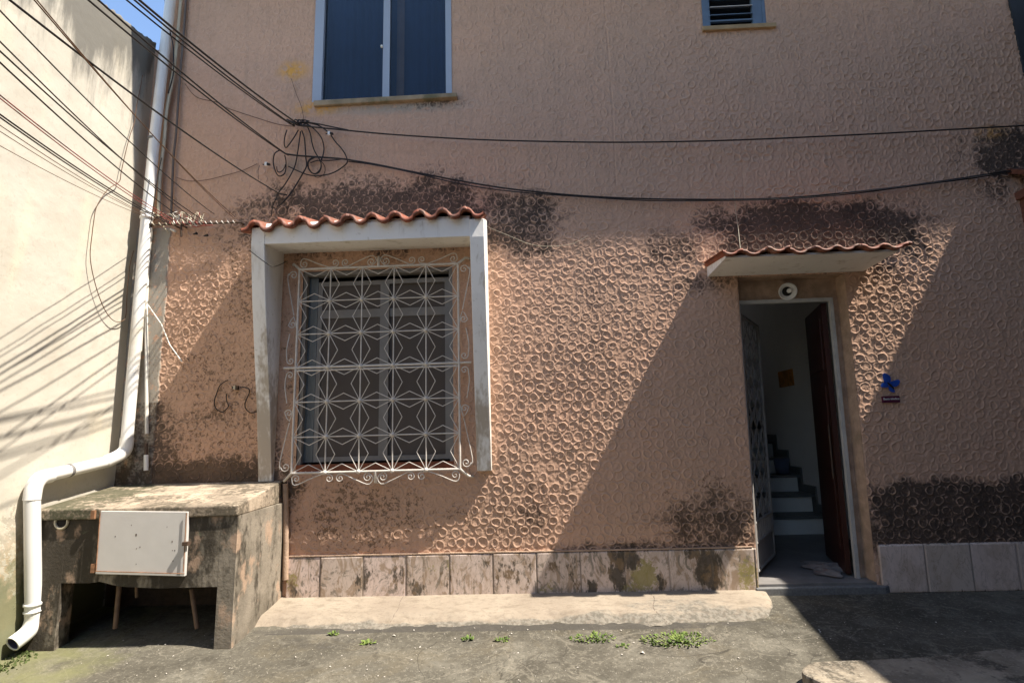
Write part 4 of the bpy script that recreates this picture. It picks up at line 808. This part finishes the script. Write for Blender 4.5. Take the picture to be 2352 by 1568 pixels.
for (a, b, lab) in ((335, 737, 'white and black cable connector at the left end of the tangle'), (1140, 345, 'pale cable connector hanging under the upper slung cable')):
    c_ = P(*zc(a, b), -.05); T_ = thing('cable_connector', lab, 'connector', tuple(c_), 'cable connectors on the wall')
    under(MB().box(c_.x-.010, c_.x+.010, c_.y-.01, c_.y+.01, c_.z-.014, c_.z+.016).build('block', M_WHITE, bevel=.002), T_)
    under(MB().tube([(c_.x+.010, c_.y, c_.z), (c_.x+.028, c_.y, c_.z-.004), (c_.x+.034, c_.y, c_.z-.012)], [.013, .010, .004], 8).build('boot', M_BLACK), T_)
    under(MB().tube([(c_.x-.009, c_.y, c_.z), (c_.x-.028, c_.y, c_.z-.002)], .004, 6).build('screw', M_BLACK), T_)
wire('thin_wire', [P(*a, -.02) for a in ((669, 181), (680, 215), (692, 245), (699, 280))], .0018, M_BLACK, 'thin dark wire rising from the knot to the ochre patch left of the upper window', cat='wire')
wire('thin_wire', [P(*z1(a, b), -.02) for a, b in ((1265, 575), (1345, 665), (1480, 700), (1560, 742), (1750, 805), (1900, 850), (2010, 865))], .0030, M_BROWNW, 'faint brown wire creeping over the stucco from the pipe to the knot', cat='wire')
wire('thin_wire', [P(*z1(a, b), -.02) for a, b in ((1210, 1215), (1290, 1238), (1400, 1232), (1520, 1205), (1660, 1165), (1760, 1120))], .0026, M_BROWNW, 'faint brown wire bowing across the stucco above the iron bracket', cat='wire')
wire('hanging_wire', [PX(*z1(a, b), -3.07) for a, b in ((975, 515), (960, 600), (935, 720), (920, 830), (885, 940), (850, 1080), (828, 1180), (815, 1242), (745, 1290), (690, 1360), (655, 1430), (640, 1520))] + [PX(*z4(a, b), -3.07) for a, b in ((603, 130), (590, 290), (625, 470), (680, 620), (735, 695), (785, 708), (822, 670), (832, 500), (848, 350), (872, 245))], .0028, M_BROWNW, 'long brown wire looping down the face of the sunlit cream wall', cat='wire')
wire('thin_wire', [P(*Z(1850, 850, 2.412)(a, b), -.02) for a, b in ((-80, -10), (150, 85), (340, 160), (520, 178), (700, 160), (800, 115), (860, 80))], .0015, M_BEIGEW, 'fine pale wire sagging on the wall right of the window hood', cat='wire')
z7 = Z(2600, 750, 1.651)
wire('thin_wire', [P(*z7(a, b), -.02 if b < 250 else -.12) for a, b in ((255, -60), (262, 60), (278, 170), (292, 300))], .0018, M_BEIGEW, 'fine vertical pale wire dropping to the left end of the door canopy', cat='wire')
wire('thin_wire', [P(*a, -.33) for a in ((573, 575), (610, 603), (630, 612)) ]+[P(660, 600, -.05)], .0030, M_BLACK, 'dark wire crossing the top of the left hood panel', cat='wire')
zj = Z(740, 1380, 7.127)
wire('wall_wire', [P(*zj(a, b), -.02) for a, b in ((820, 320), (700, 380), (600, 470), (530, 640), (480, 780), (455, 900), (470, 1030), (560, 1130), (680, 1170), (780, 1090), (830, 1010), (790, 880), (775, 760), (790, 680))], .0038, M_BLACK, 'dark wire loop on the mouldy wall left of the hood panel', cat='wire')
wire('wall_wire', [P(*zj(a, b), -.02) for a, b in ((1150, 520), (1250, 510), (1370, 550), (1390, 650), (1330, 800), (1275, 950), (1300, 1090), (1420, 1190), (1560, 1170), (1700, 1110))], .0042, M_BLACK, 'dark C shaped wire running under the left hood panel', cat='wire')
c_ = P(*zj(1012, 520), -.02); T_ = thing('cable_connector', 'small cream connector block on the mouldy wall left of the hood panel', 'connector', tuple(c_), 'cable connectors on the wall')
under(MB().box(c_.x-.0075, c_.x+.0075, -.035, -.005, c_.z-.013, c_.z+.013).build('block', M_BEIGEW), T_)
under(MB().box(c_.x-.018, c_.x-.008, -.030, -.008, c_.z-.008, c_.z+.006).build('boot', M_BLACK), T_); under(MB().box(c_.x+.0076, c_.x+.024, -.032, -.006, c_.z-.02, c_.z+.014).build('cap', M_DARKIRON), T_)

# iron bracket bar the wires hang on
BR = thing('cable_bracket', 'rusty iron bar fixed level across the corner between drainpipe and hood', 'bracket', tuple(P(450, 515, -.05)))
ba = P(342, 517, -.09); bb = P(557, 511, -.05)
under(MB().tube([ba, bb], .0075, 8).build('bar', M_DARKIRON), BR); under(MB().lathe([(0, -.02), (.018, -.018), (.018, .018), (0, .02)], ba, (1, 0, 0), 12).build('end_nut', M_DARKIRON), BR)
for u in (.26, .34, .98): q_ = ba.lerp(bb, u); under(MB().tube([q_, q_+Vector((0, .05+.04*(1-u), 0))], .008, 6).build('wall_pin', M_DARKIRON), BR)
q_ = ba.lerp(bb, .345); under(MB().tube([q_, q_+Vector((0, .01, -.10))], .008, 6).build('hook', M_DARKIRON), BR)
gs = 'twisted wires wrapped on the iron bracket'
for i, (u0, u1, r, mat, lab) in enumerate(((.52, .94, .011, M_WHITEW, 'white wire spiralled along the right half of the iron bracket'), (.20, .62, .012, M_REDW, 'reddish wire spiralled along the middle of the iron bracket'), (.02, .36, .012, M_BEIGEW, 'beige wire spiralled along the left end of the iron bracket'))):
    pts = []; N = 90
    for k in range(N+1):
        t_ = k/N; q_ = ba.lerp(bb, u0+(u1-u0)*t_); a = t_*2*math.pi*(7-i); pts.append(q_+Vector((0, r*math.cos(a), .006+r*math.sin(a))))
    wire('twisted_wire', pts, .0035, mat, lab, gs, 'wire', 1)
WB = thing('wire_tangle', 'messy bunch of pale wire ends at the left end of the iron bracket', 'wires', tuple(P(370, 500, -.06)))
for i in range(16):
    x = 350+RNG.uniform(0, 120); pts = [P(x, 505+RNG.uniform(-20, 8), -.07)]
    for k in range(4): x += RNG.uniform(-18, 26); pts.append(P(x, 508+RNG.uniform(-24, 12), -.06-RNG.uniform(-.02, .03)))
    under(MB().tube(smooth_path(pts, 5), RNG.choice([.0022, .0032, .0042]), 5).build('wire', [M_BEIGEW, M_WHITEW, M_BLACK, M_BEIGEW, M_REDW][i % 5]), WB)
zb_ = Z(560, 820, 8.71)
under(MB().tube([P(*zb_(430, 190), -.05), P(*zb_(480, 290), -.05), P(*zb_(560, 380), -.05), P(*zb_(600, 430), -.05)], .004, 5).build('wire', M_BEIGEW), WB)
under(MB().tube([P(*zb_(700, 340), -.05), P(*zb_(850, 420), -.07)], .009, 8).build('sleeve', M_WHITEW), WB)
for a, b in ((1490, 500), (1840, 560)): under(MB().tube([P(*zb_(a-60, b+10), -.04), P(*zb_(a+60, b-20), -.05)], [.004, .012], 6).build('clip', M_BLACK), WB)

# ------------------------------------------------------------------ weeds and litter
def weed(px_, py_, n, rad, hgt, label, group, wx=1.0):
    base = G(px_, py_, -1.18); bz = float(gz(base.x, base.y))-.004; m = MB(); c_ = Vector((base.x, base.y, bz))
    for i in range(n):
        a = random.uniform(0, 6.28); rr = random.random()**.7*rad; p = c_+Vector((math.cos(a)*rr*wx, math.sin(a)*rr*.45, 0)); p.z = float(gz(p.x, p.y))-.004
        d = Vector((math.cos(a)+random.uniform(-.6, .6), math.sin(a)*.6+random.uniform(-.5, .2), random.uniform(.5, 1.8))).normalized(); L = hgt*random.uniform(.5, 1.15); w_ = L*random.uniform(.14, .26)
        s = d.cross(Vector((0, 0, 1))); s = s.normalized() if s.length > .01 else Vector((1, 0, 0)); mid = p+d*L*.55; tip = p+d*L+Vector((0, 0, -.25*L))
        m.add([p, mid+s*w_, tip, mid-s*w_, mid+Vector((0, 0, .003))], [(0, 1, 4), (1, 2, 4), (2, 3, 4), (3, 0, 4)])
    o = m.build('weed', M_WEED); tag(o, label, 'weed', group)
GWd = 'weeds in the joint before the pavement'
weed(765, 1455, 34, .028, .035, 'small green weed tuft at the joint, leftmost and nearest the meter box', GWd)
weed(846, 1470, 34, .030, .038, 'small green weed tuft, second from the meter box', GWd)
weed(1076, 1462, 30, .028, .036, 'sparse upright weed in the joint below the window, left of its twin', GWd)
weed(1152, 1464, 44, .030, .034, 'compact green weed in the joint, third tuft before the big clumps', GWd)
weed(1362, 1458, 150, .12, .032, 'loose clump of low weeds at the pavement crack', GWd, 1.1)
weed(1555, 1462, 300, .18, .036, 'largest clump of low green weeds near the rounded pavement end', GWd, 1.1)
weed(1430, 1472, 30, .03, .025, 'tiny yellowish weed sprig between the two big clumps', GWd)
m = MB()
def fleck(x, y, s):
    z = float(gz(x, y))+.004; a = random.uniform(0, 3.1); c, d = math.cos(a)*s, math.sin(a)*s; k = random.uniform(.4, .9)
    m.add([(x+c, y+d, z), (x-d*k, y+c*k, z+s*.5), (x-c, y-d, z), (x+d*k, y-c*k, z+s*.2), (x, y, z+s*.7)], [(0, 1, 4), (1, 2, 4), (2, 3, 4), (3, 0, 4), (3, 2, 1, 0)])
for i in range(260):
    fleck(random.uniform(-2.6, 2.8), random.uniform(-1.35, -.42), random.choice([.003, .003, .004, .005, .007]))
for a, b, s in ((905, 1458, .014), (965, 1478, .010), (1475, 1485, .015), (1455, 1467, .008), (1428, 1488, .007), (870, 1385, .010), (1045, 1462, .006), (945, 1500, .008)):
    g_ = G(a, b, -1.18); fleck(g_.x, g_.y, s)
tag(m.build('dry_leaf_litter', M_LITT), 'tiny pale flecks and dry petals scattered over the concrete ground', 'litter', kind='stuff')
# moss line where the ground meets the cream wall
m = MB()
for i in range(1500):
    y = random.uniform(-2.2, -.45); x = -3.09+abs(random.gauss(0, .035))+.05*math.exp(-((y+.78)/.15)**2)*random.random()*3; z = float(gz(x, y)); s = random.uniform(.004, .012); a = random.uniform(0, 6.28)
    if vnoise(np.array([y*9.0]), np.array([x*9.0]))[0] < .42: continue
    m.add([(x-s*math.cos(a), y-s*math.sin(a), z), (x+s*math.cos(a), y+s*math.sin(a), z), (x+random.uniform(-s, s), y+random.uniform(-s, s), z+s*1.3)], [(0, 1, 2)])
tag(m.build('moss', simple('moss_green', (.09, .12, .035), .95, .4, 20)), 'green moss along the foot of the cream wall and pipe outlet', 'moss', kind='stuff')
